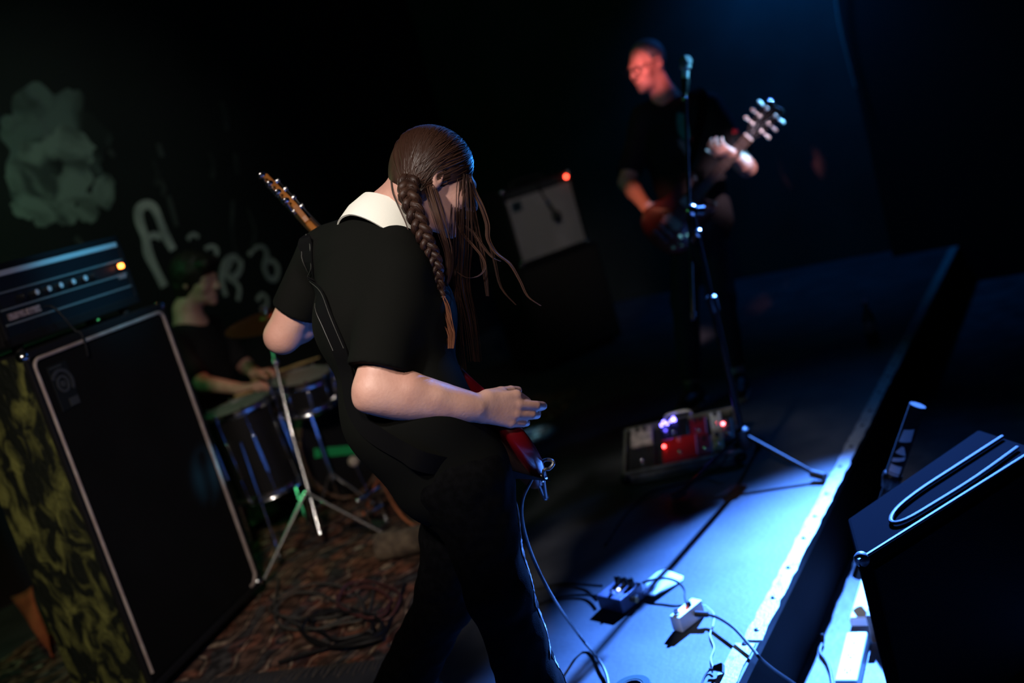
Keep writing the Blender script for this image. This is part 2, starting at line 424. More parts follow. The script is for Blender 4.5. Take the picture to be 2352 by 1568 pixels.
# ------------------------------------------------------------------ painted mural on the back wall
WP = SP(0, WALL_A); WN = ADIR
M_PAINT = mat('mural_white_paint', (.30, .30, .28), .8, color2=(.60, .58, .53), scale=6, detail=6, lo=.3, hi=.65)
M_PAINT_F = mat('mural_faint_paint', (.02, .021, .02), .8, color2=(.075, .075, .07), scale=5, detail=6, lo=.4, hi=.7)
M_SPRAY = mat('mural_spray_paint', (.012, .014, .013), .85, color2=(.11, .14, .125), scale=2.2, detail=7, lo=.40, hi=.58, distort=.6)
mural = thing('wall_mural', SP(4.2, WALL_A + .003, 1.0), 'grey spray-painted face-like blot and looping white letters on the back wall', 'mural')
def wallpt(u, v, off=.003): return onplane(u, v, WP, WN) + WN * off
def stroke(pts, w, m=M_PAINT, name='painted_letter_stroke'):
    P = [wallpt(u, v) for u, v in pts]; ws = None
    sc = (P[0] - CAMPOS).length / FPX
    ww = [w * sc * random.uniform(.75, 1.2) for _ in P]
    G().ribbon(P, [WN] * len(P), w * sc, .003, 5, ws=ww).build(name, m, mural)
stroke([(377, 658), (357, 619), (340, 583), (333, 547), (320, 510), (318, 484), (333, 470), (352, 477), (366, 507), (381, 545), (397, 574)], 24)
stroke([(336, 548), (352, 540), (368, 545)], 16)
stroke([(518, 680), (508, 640), (515, 606), (532, 592), (550, 597), (549, 622), (530, 640), (520, 625), (528, 600)], 15)
stroke([(528, 640), (548, 660), (545, 690)], 13)
stroke([(535, 460), (532, 520), (540, 575), (560, 600)], 9, M_PAINT_F)
stroke([(566, 478), (585, 530), (575, 575)], 8, M_PAINT_F)
stroke([(570, 586), (585, 570), (603, 567), (612, 585), (606, 612), (616, 638), (632, 640), (637, 615), (622, 598), (606, 606)], 13)
stroke([(590, 690), (600, 675), (612, 685), (610, 702), (598, 712)], 10)
stroke([(430, 550), (442, 538), (455, 545)], 9)
stroke([(470, 572), (485, 566), (497, 575), (490, 600)], 11)
for q in ([(350, 370), (362, 400), (358, 425)], [(362, 330), (372, 360)], [(480, 350), (490, 380), (486, 410)], [(505, 230), (515, 255), (520, 300)], [(540, 350), (545, 400)], [(385, 450), (400, 500), (405, 520)],
          [(250, 345), (262, 362)], [(172, 545), (200, 580), (212, 605)], [(360, 405), (375, 430), (372, 450)]):
    stroke(q, 12, M_PAINT_F)
# the large blot: a lobed body with open eye, rings of lobes around it
def lobe(cx, cy, rx, ry, m, off, hole=None, n=26, seed=1, jag=.16):
    rnd = random.Random(seed); ph = [rnd.uniform(0, 6.28) for _ in range(4)]
    def rad(t): return 1 + jag * (.5 * math.sin(3 * t + ph[0]) + .35 * math.sin(7 * t + ph[1]) + .3 * math.sin(11 * t + ph[2]))
    g = G(); vs = []; fs = []; rings = 4
    for k in range(rings + 1):
        f = (hole if hole else .02) + (1 - (hole if hole else .02)) * k / rings
        for i in range(n):
            t = 2 * math.pi * i / n; r = rad(t) * f
            vs.append(wallpt(cx + rx * r * math.cos(t), cy + ry * r * math.sin(t), off))
    for k in range(rings):
        for i in range(n):
            j = (i + 1) % n; fs.append((k * n + i, k * n + j, (k + 1) * n + j, (k + 1) * n + i))
    g.add(vs, fs); g.build('paint_lobe', m, mural)
M_SPRAY2 = mat('mural_spray_lower', (.045, .055, .05), .85, color2=(.20, .24, .205), scale=4.5, detail=8, lo=.34, hi=.55, distort=1.0)
lobe(118, 335, 118, 135, M_SPRAY, .002, seed=3, n=60, jag=.22)
lobe(128, 385, 92, 95, M_SPRAY2, .003, hole=.20, seed=5, n=60, jag=.2)
for i, (x, y, rx, ry) in enumerate([(60, 470, 34, 36), (100, 495, 26, 28), (150, 490, 28, 30), (200, 480, 26, 34), (238, 440, 26, 40), (40, 405, 30, 36), (225, 355, 14, 18), (170, 235, 24, 28), (60, 235, 26, 24), (15, 285, 16, 22), (232, 330, 9, 14), (80, 300, 22, 30)]):
    lobe(x, y, rx, ry, M_SPRAY2 if y > 380 else M_SPRAY, .004 + .0004 * i, seed=20 + i, n=24)

# ------------------------------------------------------------------ rug
def rugmat():
    m = bpy.data.materials.new('rug_weave'); m.use_nodes = True; nt = m.node_tree; b = nt.nodes['Principled BSDF']; b.inputs['Roughness'].default_value = .95
    b.inputs['Specular IOR Level'].default_value = .1
    tc = nt.nodes.new('ShaderNodeTexCoord'); mp = nt.nodes.new('ShaderNodeMapping'); mp.inputs['Rotation'].default_value = (0, 0, -SYAW)
    nt.links.new(tc.outputs['Object'], mp.inputs['Vector'])
    def ramp(cols):
        r = nt.nodes.new('ShaderNodeValToRGB'); r.color_ramp.interpolation = 'CONSTANT' if len(cols) > 3 else 'LINEAR'
        while len(r.color_ramp.elements) < len(cols): r.color_ramp.elements.new(.5)
        for e, (p, c) in zip(r.color_ramp.elements, cols): e.position = p; e.color = (*c, 1)
        return r
    vor = nt.nodes.new('ShaderNodeTexVoronoi'); vor.inputs['Scale'].default_value = 7; vor.feature = 'F1'
    w = nt.nodes.new('ShaderNodeTexWave'); w.wave_type = 'RINGS'; w.inputs['Scale'].default_value = 1.6; w.inputs['Distortion'].default_value = 14; w.inputs['Detail'].default_value = 3
    nt.links.new(mp.outputs[0], vor.inputs['Vector']); nt.links.new(mp.outputs[0], w.inputs['Vector'])
    r1 = ramp([(0, (.17, .085, .055)), (.30, (.05, .03, .025)), (.45, (0.42, 0.315, 0.225)), (.62, (.10, .035, .028)), (.8, (.05, .055, .06))])
    nt.links.new(w.outputs['Fac'], r1.inputs[0])
    r2 = ramp([(0, (0.45, 0.36, 0.27)), (.18, (.03, .02, .02)), (.28, (.17, .06, .04)), (.5, (.06, .05, .045))])
    nt.links.new(vor.outputs['Distance'], r2.inputs[0])
    mx = nt.nodes.new('ShaderNodeMix'); mx.data_type = 'RGBA'; mx.inputs[0].default_value = .5
    nt.links.new(r1.outputs[0], mx.inputs[6]); nt.links.new(r2.outputs[0], mx.inputs[7])
    nz = nt.nodes.new('ShaderNodeTexNoise'); nz.inputs['Scale'].default_value = 22; nz.inputs['Detail'].default_value = 5; nt.links.new(mp.outputs[0], nz.inputs['Vector'])
    mu = nt.nodes.new('ShaderNodeMix'); mu.data_type = 'RGBA'; mu.blend_type = 'MULTIPLY'; mu.inputs[0].default_value = .8
    r3 = ramp([(.42, (.25, .25, .25)), (.66, (1.9, 1.85, 1.75))]); nt.links.new(nz.outputs['Fac'], r3.inputs[0])
    nt.links.new(mx.outputs[2], mu.inputs[6]); nt.links.new(r3.outputs[0], mu.inputs[7]); nt.links.new(mu.outputs[2], b.inputs['Base Color'])
    bp = nt.nodes.new('ShaderNodeBump'); bp.inputs['Strength'].default_value = .5; n3 = nt.nodes.new('ShaderNodeTexNoise'); n3.inputs['Scale'].default_value = 220
    nt.links.new(mp.outputs[0], n3.inputs['Vector']); nt.links.new(n3.outputs['Fac'], bp.inputs['Height']); nt.links.new(bp.outputs[0], b.inputs['Normal'])
    return m
M_RUG = rugmat()
RF0 = onz(880, 1515); RF1 = onz(1318, 918)               # front edge of the rug (two points on the floor)
rd = (RF1 - RF0).normalized(); rn = Vector((-rd.y, rd.x, 0)); rug_len = (RF1 - RF0).length + .25; rug_w = 2.0
rug = thing('rug', RF0, 'worn patterned brown and red rug under the drum kit', 'rug')
g = G(); nx, ny = 40, 34; vs = []; fs = []
for i in range(nx + 1):
    for j in range(ny + 1):
        p = RF0 + rd * (rug_len * i / nx) + rn * (rug_w * j / ny)
        z = .005 + .0015 * mnoise.noise(p * 3) + .001 * mnoise.noise(p * 9)
        if i in (0, nx) or j in (0, ny): z = .003
        p = p + rn * (.012 * mnoise.noise(p * 5) if j == 0 else 0)
        vs.append((p.x, p.y, max(z, .002)))
for i in range(nx):
    for j in range(ny): a = i * (ny + 1) + j; fs.append((a, a + ny + 1, a + ny + 2, a + 1))
g.add(vs, fs); g.build('woven_field', M_RUG, rug)
M_FRINGE = mat('rug_fringe', (.07, .06, .05), .9)
g = G()
for i in range(110):
    p = RF0 + rn * (rug_w * (i + .5) / 110) + UP * .004; q = p - rd * random.uniform(.05, .085) + rn * random.uniform(-.012, .012); q.z = .003
    g.tube([p, (p + q) / 2 + UP * .003, q], .0025, 4, smooth=2)
g.build('fringe', M_FRINGE, rug, kind='stuff')

# ------------------------------------------------------------------ bass speaker cabinet and amplifier head
CY = math.radians(73.0); CX = Vector((math.cos(CY), math.sin(CY), 0)); CN = Vector((math.sin(CY), -math.cos(CY), 0)); CB = -CN
C0 = Vector((-1.468, 3.151, .009))                       # left bottom corner of the grille on the floor plan
def cp(x, y, z): return C0 + CX * x + CB * y + UP * z  # x along the face, y into the cabinet
def cbox(g, x0, x1, y0, y1, z0, z1): return g.box(cp((x0 + x1) / 2, (y0 + y1) / 2, (z0 + z1) / 2), (x1 - x0, y1 - y0, z1 - z0), CX, CB, UP)
M_GRILLE = mat('black_grille_cloth', (.0045, .0045, .0045), .9, color2=(.006, .006, .0065), scale=3, detail=3, bump=.35, bscale=420, spec=.1)
M_PIPING = mat('pink_grey_piping', (.34, .27, .25), .6, color2=(.42, .36, .33), scale=20)
M_MOTTLE = mat('mottled_olive_vinyl', (.006, .009, .005), .6, color2=(.19, .20, .05), scale=17, detail=7, lo=.46, hi=.66, stretch=(1, 1, .55), bump=.5, bscale=60, distort=.8)  # near-black vinyl with random olive blotches
M_SILVER = mat('silver_badge', (.045, .05, .055), .5, .2)
cab = thing('bass_cabinet', cp(.3, .2, 0), 'tall black bass speaker cabinet with pale piping and round badge, left', 'speaker cabinet')
GW, GZ0, GZ1 = .72, .076, 1.216
g = G(); cbox(g, -.028, GW + .028, .012, .30, .045, GZ1 + .032); g.build('cabinet_shell', M_TOLEX, cab, smooth=False, bevel=.008)
for nm, a in (('front_lip', (-.028, GW + .028, -.004, .014, GZ1 + .008, GZ1 + .032)), ('front_lip', (-.028, GW + .028, -.004, .014, .045, GZ0 - .008)),
              ('front_lip', (-.028, -.008, -.004, .014, GZ0 - .008, GZ1 + .008)), ('front_lip', (GW + .008, GW + .028, -.004, .014, GZ0 - .008, GZ1 + .008))):
    g = G(); cbox(g, *a); g.build(nm, M_TOLEX, cab, smooth=False, bevel=.003)
g = G(); cbox(g, 0, GW, .004, .013, GZ0, GZ1); g.build('grille_cloth', M_GRILLE, cab, smooth=False)
# side skin facing the camera, mottled
g = G(); cbox(g, -.0325, -.027, .012, .295, .05, GZ1 + .026); g.build('side_panel', M_MOTTLE, cab, smooth=False, label='mottled olive green side of the cabinet')
def roundrect(w, h, r, n=6):
    o = []
    for cx, cy, a0 in ((w - r, h - r, 0), (r, h - r, 90), (r, r, 180), (w - r, r, 270)):
        for k in range(n + 1):
            t = math.radians(a0 + 90 * k / n); o.append((cx + r * math.cos(t), cy + r * math.sin(t)))
    return o

rr_ = [(GW - .05, 0.0), (GW - .028, 0.0)] + [(GW, .028)] + [(GW, GZ1 - GZ0 - .028)] + roundrect(GW, GZ1 - GZ0, .028)[:14] + [(0.0, .03)]
g = G(); g.tube([cp(x, -.002, GZ0 + z) for x, z in rr_], .0062, 8, closed=False, smooth=0)
g.build('piping', M_PIPING, cab, label='pale pinkish piping around the grille')
# corner protectors
for x in (-.03, GW + .03):
    for z in (.05, GZ1 + .03):
        for y in (.0, .295):
            g = G(); g.sphere(cp(x - math.copysign(.011, x - .3), y + (.012 if y < .2 else -.012), z - math.copysign(.011, z - .6)), .021, 12)
            g.build('corner_protector', M_CHROME, cab)
for x in (.06, GW - .06):
    for y in (.06, .25):
        g = G(); c = cp(x, y, .024); g.cyl(c - CX * .012, c + CX * .012, .024, n=16); g.box(cp(x, y, .044), (.04, .03, .006), CX, CB, UP)
        g.build('caster', M_RUBBER, cab)
# badge: arcs around a ring with a small foot, on a dark plate
bc = (.092, GZ1 - .105)
badge = G(); cbox(badge, bc[0] - .043, bc[0] + .05, .000, .0045, bc[1] - .085, bc[1] + .068)
badge = badge.build('badge', mat('badge_plate', (.008, .010, .011), .6, spec=.2), cab, smooth=False, bevel=.002)
def arc(cx, cz, r, w, a0, a1, n=28):
    P = [cp(cx + r * math.cos(math.radians(a0 + (a1 - a0) * i / n)), -.0005, cz + r * math.sin(math.radians(a0 + (a1 - a0) * i / n))) for i in range(n + 1)]
    G().ribbon(P, [CN] * len(P), w, .003, 0).build('badge_arc', M_SILVER, badge)
arc(bc[0], bc[1], .045, .012, 150, -35); arc(bc[0], bc[1], .0245, .010, 0, 360); arc(bc[0], bc[1], .006, .011, 0, 360, 14)
g = G(); cbox(g, bc[0] + .0, bc[0] + .042, -.0035, 0, bc[1] - .078, bc[1] - .052); g.build('badge_foot', M_SILVER, badge, smooth=False)
g = G(); cbox(g, bc[0] - .035, bc[0] + .02, -.002, 0, bc[1] + .056, bc[1] + .063); g.build('badge_bar', mat('badge_dim', (.03, .035, .035), .5), badge, smooth=False)

# head
HX0, HX1, HY0, HZ0, HZ1 = -.005, .70, .055, GZ1 + .056, GZ1 + .32
M_PANEL = mat('amp_panel', (.012, .02, .026), .35, .4)
M_LINE = mat('amp_line_silver', (.30, .36, .36), .4, .5)
M_BAR = mat('amp_top_bar', (.65, .72, .75), .4, .2)
head = thing('amplifier_head', cp(.29, .2, HZ0 - .02), 'black bass amplifier head with knobs and glowing orange lamp', 'amplifier')
g = G(); cbox(g, HX0, HX1, HY0 + .012, HY0 + .235, HZ0, HZ1); g.build('case', M_TOLEX, head, smooth=False, bevel=.01)
g = G(); cbox(g, HX0, HX0 + .018, HY0, HY0 + .02, HZ0, HZ1); cbox(g, HX1 - .018, HX1, HY0, HY0 + .02, HZ0, HZ1)
cbox(g, HX0, HX1, HY0, HY0 + .02, HZ1 - .018, HZ1); cbox(g, HX0, HX1, HY0, HY0 + .02, HZ0, HZ0 + .03); g.build('case_frame', M_TOLEX, head, smooth=False, bevel=.003)
PZ1, PZ0 = HZ1 - .032, HZ1 - .195
g = G(); cbox(g, HX0 + .018, HX1 - .018, HY0 + .006, HY0 + .013, HZ0 + .03, HZ1 - .018); g.build('front_panel', M_PANEL, head, smooth=False)
for fz, h, m, nm in ((0, .018, M_BAR, 'top_bar'), (.37, .006, M_LINE, 'trim_line'), (.70, .006, M_LINE, 'trim_line'), (1.0, .006, M_LINE, 'trim_line')):
    z = PZ1 - fz * (PZ1 - PZ0); g = G(); cbox(g, HX0 + .02, HX1 - .02, HY0 + .001, HY0 + .007, z - h / 2, z + h / 2); g.build(nm, m, head, smooth=False, bevel=.0015)
zk = PZ1 - .54 * (PZ1 - PZ0)
g = G(); cbox(g, HX0 + .03, HX1 - .03, HY0 + .003, HY0 + .007, zk - .02, zk + .02); g.build('control_strip', M_BLACKPLASTIC, head, smooth=False)
M_KNOBCAP = mat('knob_cap', (.7, .75, .8), .4, .2)
for x in (.12, .175, .235, .295, .36, .425, .48):
    g = G(); g.lathe(cp(x, HY0 + .004, zk), CN, [(0, .016), (.004, .016), (.005, .012), (.018, .0105), (.02, .009)], 18); k = g.build('knob', M_BLACKPLASTIC, head)
    if x not in (.12, .48): g = G(); g.lathe(cp(x, HY0 - .0165, zk), CN, [(0, .0095), (.0015, .009)], 14); g.build('knob_cap', M_KNOBCAP, k, label='bright metal knob cap')
zl = PZ1 - .36 * (PZ1 - PZ0)
lx, lz = HX1 - .05, PZ1 - .50 * (PZ1 - PZ0)
g = G(); g.box(cp(lx, HY0 + .001, lz), (.040, .010, .026), CX, CB, UP); g.build('lamp_bezel', M_BLACKPLASTIC, head, smooth=False, bevel=.002)
g = G(); g.box(cp(lx, HY0 - .006, lz), (.028, .008, .017), CX, CB, UP)
g.build('pilot_lamp', mat('pilot_lamp_orange', (.8, .2, .05), .3, emit=(1, .20, .03), estr=14), head, smooth=False, bevel=.004, label='glowing orange rocker lamp')
g = G(); cbox(g, lx - .022, lx + .02, HY0 + .001, HY0 + .006, lz - .046, lz - .028); g.build('switch_plate', mat('plate_grey', (.22, .20, .2), .5), head, smooth=False)
zn = PZ1 - .86 * (PZ1 - PZ0)
M_NAME = mat('name_strip', (.42, .33, .33), .5, color2=(.16, .12, .12), scale=70, detail=4, lo=.45, hi=.6)
for x0, x1 in ((.036, .114), (.12, .186)):
    g = G(); cbox(g, x0, x1, HY0 + .001, HY0 + .006, zn - .011, zn + .011); g.build('name_strip', M_NAME, head, smooth=False, bevel=.002)
for x in (.06, .63):
    for y in (.09, .25):
        g = G(); g.lathe(cp(x, y, HZ0 - .0235), UP, [(0, .016), (.0235, .02)], 14); g.build('rubber_foot', M_RUBBER, head)
g = G(); g.torus(cp(.29, HY0 + .15, HZ1 - .003), CB, .07, .006, 20, 8, -.2, math.pi + .2)
for x, z in ((.16, HZ0 + .012), (HX0 + .02, HZ0 + .012)): pass
# patch lead hanging over the front of the cabinet
pts = [cp(.20, HY0 - .002, zn), cp(.205, HY0 - .03, zn - .01), cp(.215, HY0 - .05, zn - .06), cp(.225, -.005, GZ1 + .046), cp(.233, -.0185, GZ1 + .03), cp(.235, -.0185, GZ1 - .01), cp(.235, -.012, GZ1 - .05)]
G().tube(pts, .0035, 8).build('patch_cable', M_CABLE, None, label='thin black lead plugged into the bass amplifier head', category='cable')
# small metal bits lying on the cabinet top, right end
for (x, y, r) in ((.50, .03, .012), (.53, .035, .010)):
    pass

# rust-orange cloth strip beside the cabinet
M_ORANGE = mat('rust_orange_cloth', (.42, .10, .035), .9, color2=(.30, .06, .02), scale=12)
pa, pb, pc_ = onz(24, 1372, .22), onz(74, 1346, .24), onz(120, 1506, .03)
g = G(); n = 10; vs = []; fs = []
nrm = (pb - pa).cross(pc_ - pa).normalized()
for i in range(n + 1):
    t = i / n; l = pa.lerp(pc_, t); r = pb.lerp(pc_, t)
    for j in range(4):
        q = l.lerp(r, j / 3) + nrm * (.012 * math.sin(t * 7 + j)); vs.append(q)
for i in range(n):
    for j in range(3): a = i * 4 + j; fs.append((a, a + 1, a + 5, a + 4))
o = g.add(vs, fs).build('cloth_strip', M_ORANGE, None, label='rust-orange cloth strip hanging at lower left beside the mottled cabinet side', category='cloth')
o.modifiers.new('thick', 'SOLIDIFY').thickness = .004

# ------------------------------------------------------------------ guitar combo amplifier on a dark cabinet
AY = math.radians(33); AX = Vector((math.cos(AY), math.sin(AY), 0)); AN = Vector((math.sin(AY), -math.cos(AY), 0)); AB = -AN
A0 = at(1150, 440, 6.35); ATOP = A0.z; AW = .585; AHT = .50
def ap(x, y, z): return Vector((A0.x, A0.y, 0)) + AX * x + AB * y + UP * z
def abox(g, x0, x1, y0, y1, z0, z1): return g.box(ap((x0 + x1) / 2, (y0 + y1) / 2, (z0 + z1) / 2), (x1 - x0, y1 - y0, z1 - z0), AX, AB, UP)
AZ0 = ATOP - AHT
M_BGRILLE = mat('brown_black_grille', (.012, .010, .008), .85, bump=.3, bscale=300)
ec = thing('extension_cabinet', ap(.3, .15, 0), 'dark speaker cabinet under the guitar combo amplifier', 'speaker cabinet')
g = G(); abox(g, -.05, AW + .08, .012, .36, .03, AZ0 - .012); g.build('cabinet_shell', M_TOLEX, ec, smooth=False, bevel=.008)
g = G(); abox(g, -.02, AW + .05, .0, .013, .06, AZ0 - .04); g.build('grille_cloth', M_BGRILLE, ec, smooth=False)
for x in (0.02, AW + .01):
    for y in (.06, .30): g = G(); g.lathe(ap(x, y, .001), UP, [(0, .02), (.029, .024)], 12); g.build('rubber_foot', M_RUBBER, ec)
combo = thing('combo_amplifier', ap(.3, .12, AZ0 - .012), 'guitar combo amplifier with pale grey grille and red pilot jewel', 'amplifier')
M_GREYCLOTH = mat('grey_grille_cloth', (.27, .26, .25), .85, color2=(.36, .34, .33), scale=2.5, detail=3, bump=.3, bscale=350)
g = G(); abox(g, 0, AW, .014, .26, AZ0, ATOP); g.build('case', M_TOLEX, combo, smooth=False, bevel=.01)
for a in ((0, .02, 0, .016, AZ0, ATOP), (AW - .02, AW, 0, .016, AZ0, ATOP), (0, AW, 0, .016, AZ0, AZ0 + .022), (0, AW, 0, .016, ATOP - .014, ATOP)):
    g = G(); abox(g, *a); g.build('case_lip', M_TOLEX, combo, smooth=False, bevel=.002)
g = G(); abox(g, .02, AW - .02, .004, .013, AZ0 + .022, ATOP - .072); g.build('grille_cloth', M_GREYCLOTH, combo, smooth=False)
g = G(); abox(g, .02, AW - .02, .006, .013, ATOP - .070, ATOP - .014); g.build('control_panel', mat('combo_panel', (.05, .055, .06), .35, .5), combo, smooth=False)
for i in range(9):
    g = G(); g.lathe(ap(.09 + i * .045, .006, ATOP - .042), AN, [(0, .013), (.006, .011), (.015, .009), (.017, .007)], 12); g.build('knob', mat('combo_knob', (.05, .05, .055), .3), combo)
g = G(); g.sphere(ap(AW - .038, .002, ATOP - .036), .0095, 12); g.build('pilot_jewel', mat('pilot_red', (.8, .03, .02), .2, emit=(1, .06, .03), estr=22), combo, label='glowing red jewel lamp')
g = G(); abox(g, .05, .13, .0, .005, ATOP - .155, ATOP - .09); g.build('nameplate', mat('combo_plate', (.03, .07, .09), .4, .3), combo, smooth=False, bevel=.002)
g = G(); abox(g, .072, .108, -.0015, .0, ATOP - .14, ATOP - .105); g.build('nameplate_mark', M_BLACKPLASTIC, combo, smooth=False)
for x in (.008, AW - .008):
    for z in (AZ0 + .008, ATOP - .008): g = G(); g.sphere(ap(x, .008, z), .014, 10); g.build('corner_protector', M_CHROME, combo)
g = G(); g.tube([ap(.16, .1, ATOP - .004), ap(.18, .1, ATOP + .028), ap(.4, .1, ATOP + .028), ap(.42, .1, ATOP - .004)], .009, 8).build('handle', M_RUBBER, combo)
# jack plug shining on the left corner
# microphone hanging over the grille
mic2 = thing('hanging_microphone', ap(.36, -.03, ATOP - .22), 'black microphone hanging by its cable over the grey amplifier grille', 'microphone')
q0, q1, q2 = ap(.315, -.018, ATOP - .13), ap(.338, -.026, ATOP - .20), ap(.352, -.032, ATOP - .245)
G().tube([ap(.275, .10, ATOP + .004), ap(.28, .01, ATOP + .004), ap(.287, -.012, ATOP - .01), ap(.295, -.014, ATOP - .06), q0], .006, 8).build('cable', M_CABLE, mic2)
dv = (q2 - q0).normalized()
G().lathe(q0, dv, [(0, .008), (.02, .012), (.10, .014), (.115, .02)], 14).build('grip', M_BLACKPLASTIC, mic2)
G().lathe(q0 + dv * .02, dv, [(0, .0135), (.012, .0138)], 14).build('ring', M_CHROME, mic2)
G().sphere(q0 + dv * .135, .033, 16, dv, 1.1).build('head_basket', M_BLACKPLASTIC, mic2)

# ------------------------------------------------------------------ drum kit
M_SHELL = mat('drum_shell_black', (.008, .0075, .008), .5, spec=.2)
M_HEAD = mat('drum_head_coated', (.20, .205, .19), .7)
M_HEADB = mat('drum_head_black', (.012, .012, .013), .3)
M_HOOPW = mat('bass_drum_hoop', (.20, .12, .08), .35, coat=.5)
def drum(name, c, axis, r, depth, label, hoop=None, head=M_HEAD, lugs=8, category='drum', back=M_HEADB):
    hoop = hoop or M_CHROME
    ax = Vector(axis).normalized(); c = Vector(c); t = thing(name, c - ax * depth, label, category, 'drums of the kit')
    G().lathe(c - ax * depth, ax, [(0, r), (depth, r)], 40, cap=False).build('shell', M_SHELL, t)
    for nm, p, s, m in (('drumhead', c, 1, head), ('drumhead', c - ax * depth, -1, back)):
        G().lathe(p, ax * s, [(-.004, r + .001), (.002, r + .001), (.004, r - .006), (.004, .001)], 40).build(nm, m, t)
    for p, s in ((c, 1), (c - ax * depth, -1)):
        h = G(); hr = .006 if hoop is M_CHROME else .012
        h.lathe(p, ax * s, [(-.022, r + .004), (-.02, r + .009), (.006, r + .006), (.012, r + .010), (.012, r + .002), (-.022, r + .004)], 48, cap=False) if hoop is M_CHROME else \
            h.lathe(p, ax * s, [(-.025, r + .004), (-.025, r + .014), (.016, r + .014), (.016, r + .003), (-.025, r + .004)], 48, cap=False)
        h.build('hoop', hoop, t)
    tt = Vector((0, 0, 1)) if abs(ax.z) < .9 else Vector((1, 0, 0)); e1 = ax.cross(tt).normalized(); e2 = ax.cross(e1)
    lg = rd_ = None
    for i in range(lugs):
        th = 2 * math.pi * (i + .5) / lugs; R3 = Matrix((e1 * math.cos(th) + e2 * math.sin(th), -e1 * math.sin(th) + e2 * math.cos(th), ax)).transposed()
        M = Matrix.Translation(c) @ R3.to_4x4()
        if lg is None:
            k = G(); k.box((r + .008, 0, -depth * .5), (.018, .018, depth * .4 + .02)); lg = k.build('lug', M_CHROME, t, bevel=.004)
            k = G(); k.cyl((r + .012, 0, .014), (r + .012, 0, -depth - .014), .0028, n=6); k.lathe((r + .012, 0, .008), (0, 0, 1), [(0, .006), (.012, .006), (.014, .004)], 8)
            rd_ = k.build('tension_rod', M_CHROME, t)
            lg.matrix_basis = M; rd_.matrix_basis = M
        else: clone(lg, 'lug', M, t); clone(rd_, 'tension_rod', M, t)
    return t
# floor tom nearest the cabinet
FT = at(545, 935, 4.45)
ft = drum('floor_tom', FT, Vector((-.05, -.02, 1)), .150, .40, 'black floor tom with pale head beside the bass cabinet')
for i in range(3):
    th = i * 2.094 + .6; p = Vector((FT.x + .175 * math.cos(th), FT.y + .175 * math.sin(th), FT.z - .12))
    G().tube([p, Vector((p.x + .01 * math.cos(th), p.y + .01 * math.sin(th), .12)), Vector((p.x + .03 * math.cos(th), p.y + .03 * math.sin(th), .03))], .006, 8, smooth=3).build('leg', M_CHROME, ft)
    G().sphere((p.x + .03 * math.cos(th), p.y + .03 * math.sin(th), .028), .013, 8).build('rubber_foot', M_RUBBER, ft)
# snare beside the bass drum
SN = at(690, 868, 4.62)
sn = drum('snare_drum', SN, Vector((.10, -.10, 1)), .138, .13, 'shallow snare drum with chrome hoops right of the floor tom', lugs=10)
bk = SN - Vector((.012, -.012, .15))
G().tube([bk, Vector((bk.x, bk.y, .20))], .011, 8).build('stand_post', M_CHROME, sn)
for i in range(3):
    th = i * 2.094 - 2.4; G().tube([Vector((bk.x, bk.y, .24)), Vector((bk.x + .19 * math.cos(th), bk.y + .19 * math.sin(th), .022))], .007, 8).build('stand_leg', M_CHROME, sn)
for i in range(3):
    th = i * 2.094 - .4; G().tube([Vector((bk.x, bk.y, bk.z - .05)), Vector((bk.x + .10 * math.cos(th), bk.y + .10 * math.sin(th), bk.z - .012))], .006, 8, smooth=0).build('basket_arm', M_CHROME, sn)
KC = at(788, 1015, 4.97); KAX = Vector((.80, -.60, 0)); KC.z = .31
kick = drum('bass_drum', KC, KAX, .275, .36, 'black bass drum with brown hoop behind the bassist', hoop=M_HOOPW, head=M_HEADB, lugs=8)
# green strip on the front head
e1 = KAX.cross(UP).normalized()
G().box(KC + KAX * .007 + UP * -.035 + e1 * .06, (.30, .004, .045), (Matrix.Rotation(-.33, 3, KAX) @ e1), KAX, (Matrix.Rotation(-.33, 3, KAX) @ UP)).build('green_strip', mat('green_strip', (.02, .40, .12), .5), kick, smooth=False, label='green strip across the front head')
for s_ in (-1, 1):
    p = KC - KAX * .12 + e1 * s_ * .27 - UP * .12
    G().tube([p, p + e1 * s_ * .10 + KAX * .12 - UP * (p.z - .02)], .008, 8).build('spur', M_CHROME, kick)
# cymbal stand in front of the kit
cs = thing('cymbal_stand', onz(735, 1260), 'chrome tripod cymbal stand in front of the floor tom', 'cymbal stand')
b0 = onz(752, 1275, .0); b0 = Vector((b0.x, b0.y, 0)); dB = 4.35
jt = at(672, 1000, 4.36); tp = at(632, 832, 4.42); tp2 = at(612, 722, 4.5)
G().tube([b0 + UP * .1, b0.lerp(jt, .5), jt], .0125, 10, smooth=0).build('lower_tube', M_CHROME, cs)
G().lathe(jt - UP * .03, (tp - jt), [(0, .017), (.05, .017), (.055, .012)], 12).build('clutch', M_BLACKMETAL, cs)
G().tube([jt, tp], .0085, 10, smooth=0).build('upper_tube', M_CHROME, cs)
G().sphere(tp, .018, 12).build('tilter', M_CHROME, cs)
G().tube([tp, tp2], .006, 8, smooth=0).build('tilter_rod', M_CHROME, cs)
for i, (u, v) in enumerate(((682, 1302), (842, 1248), (690, 1190))):
    f = onz(u, v, .015); f = Vector((f.x, f.y, .02)); hub = b0 + UP * .30
    dd = (f - Vector((b0.x, b0.y, .02))); dd = dd.normalized() * .30 if dd.length > .01 else Vector((.2, .2, 0))
    ft_ = Vector((b0.x, b0.y, .026)) + dd
    G().tube([hub, ft_], .008, 8, smooth=0).build('leg', M_CHROME, cs); G().tube([b0 + UP * .13, hub.lerp(ft_, .5)], .005, 6, smooth=0).build('brace', M_CHROME, cs)
    G().sphere(ft_, .015, 8).build('rubber_foot', M_RUBBER, cs)
M_CYM = mat('cymbal_bronze', (.20, .12, .04), .38, .9, bump=.2, bscale=80)
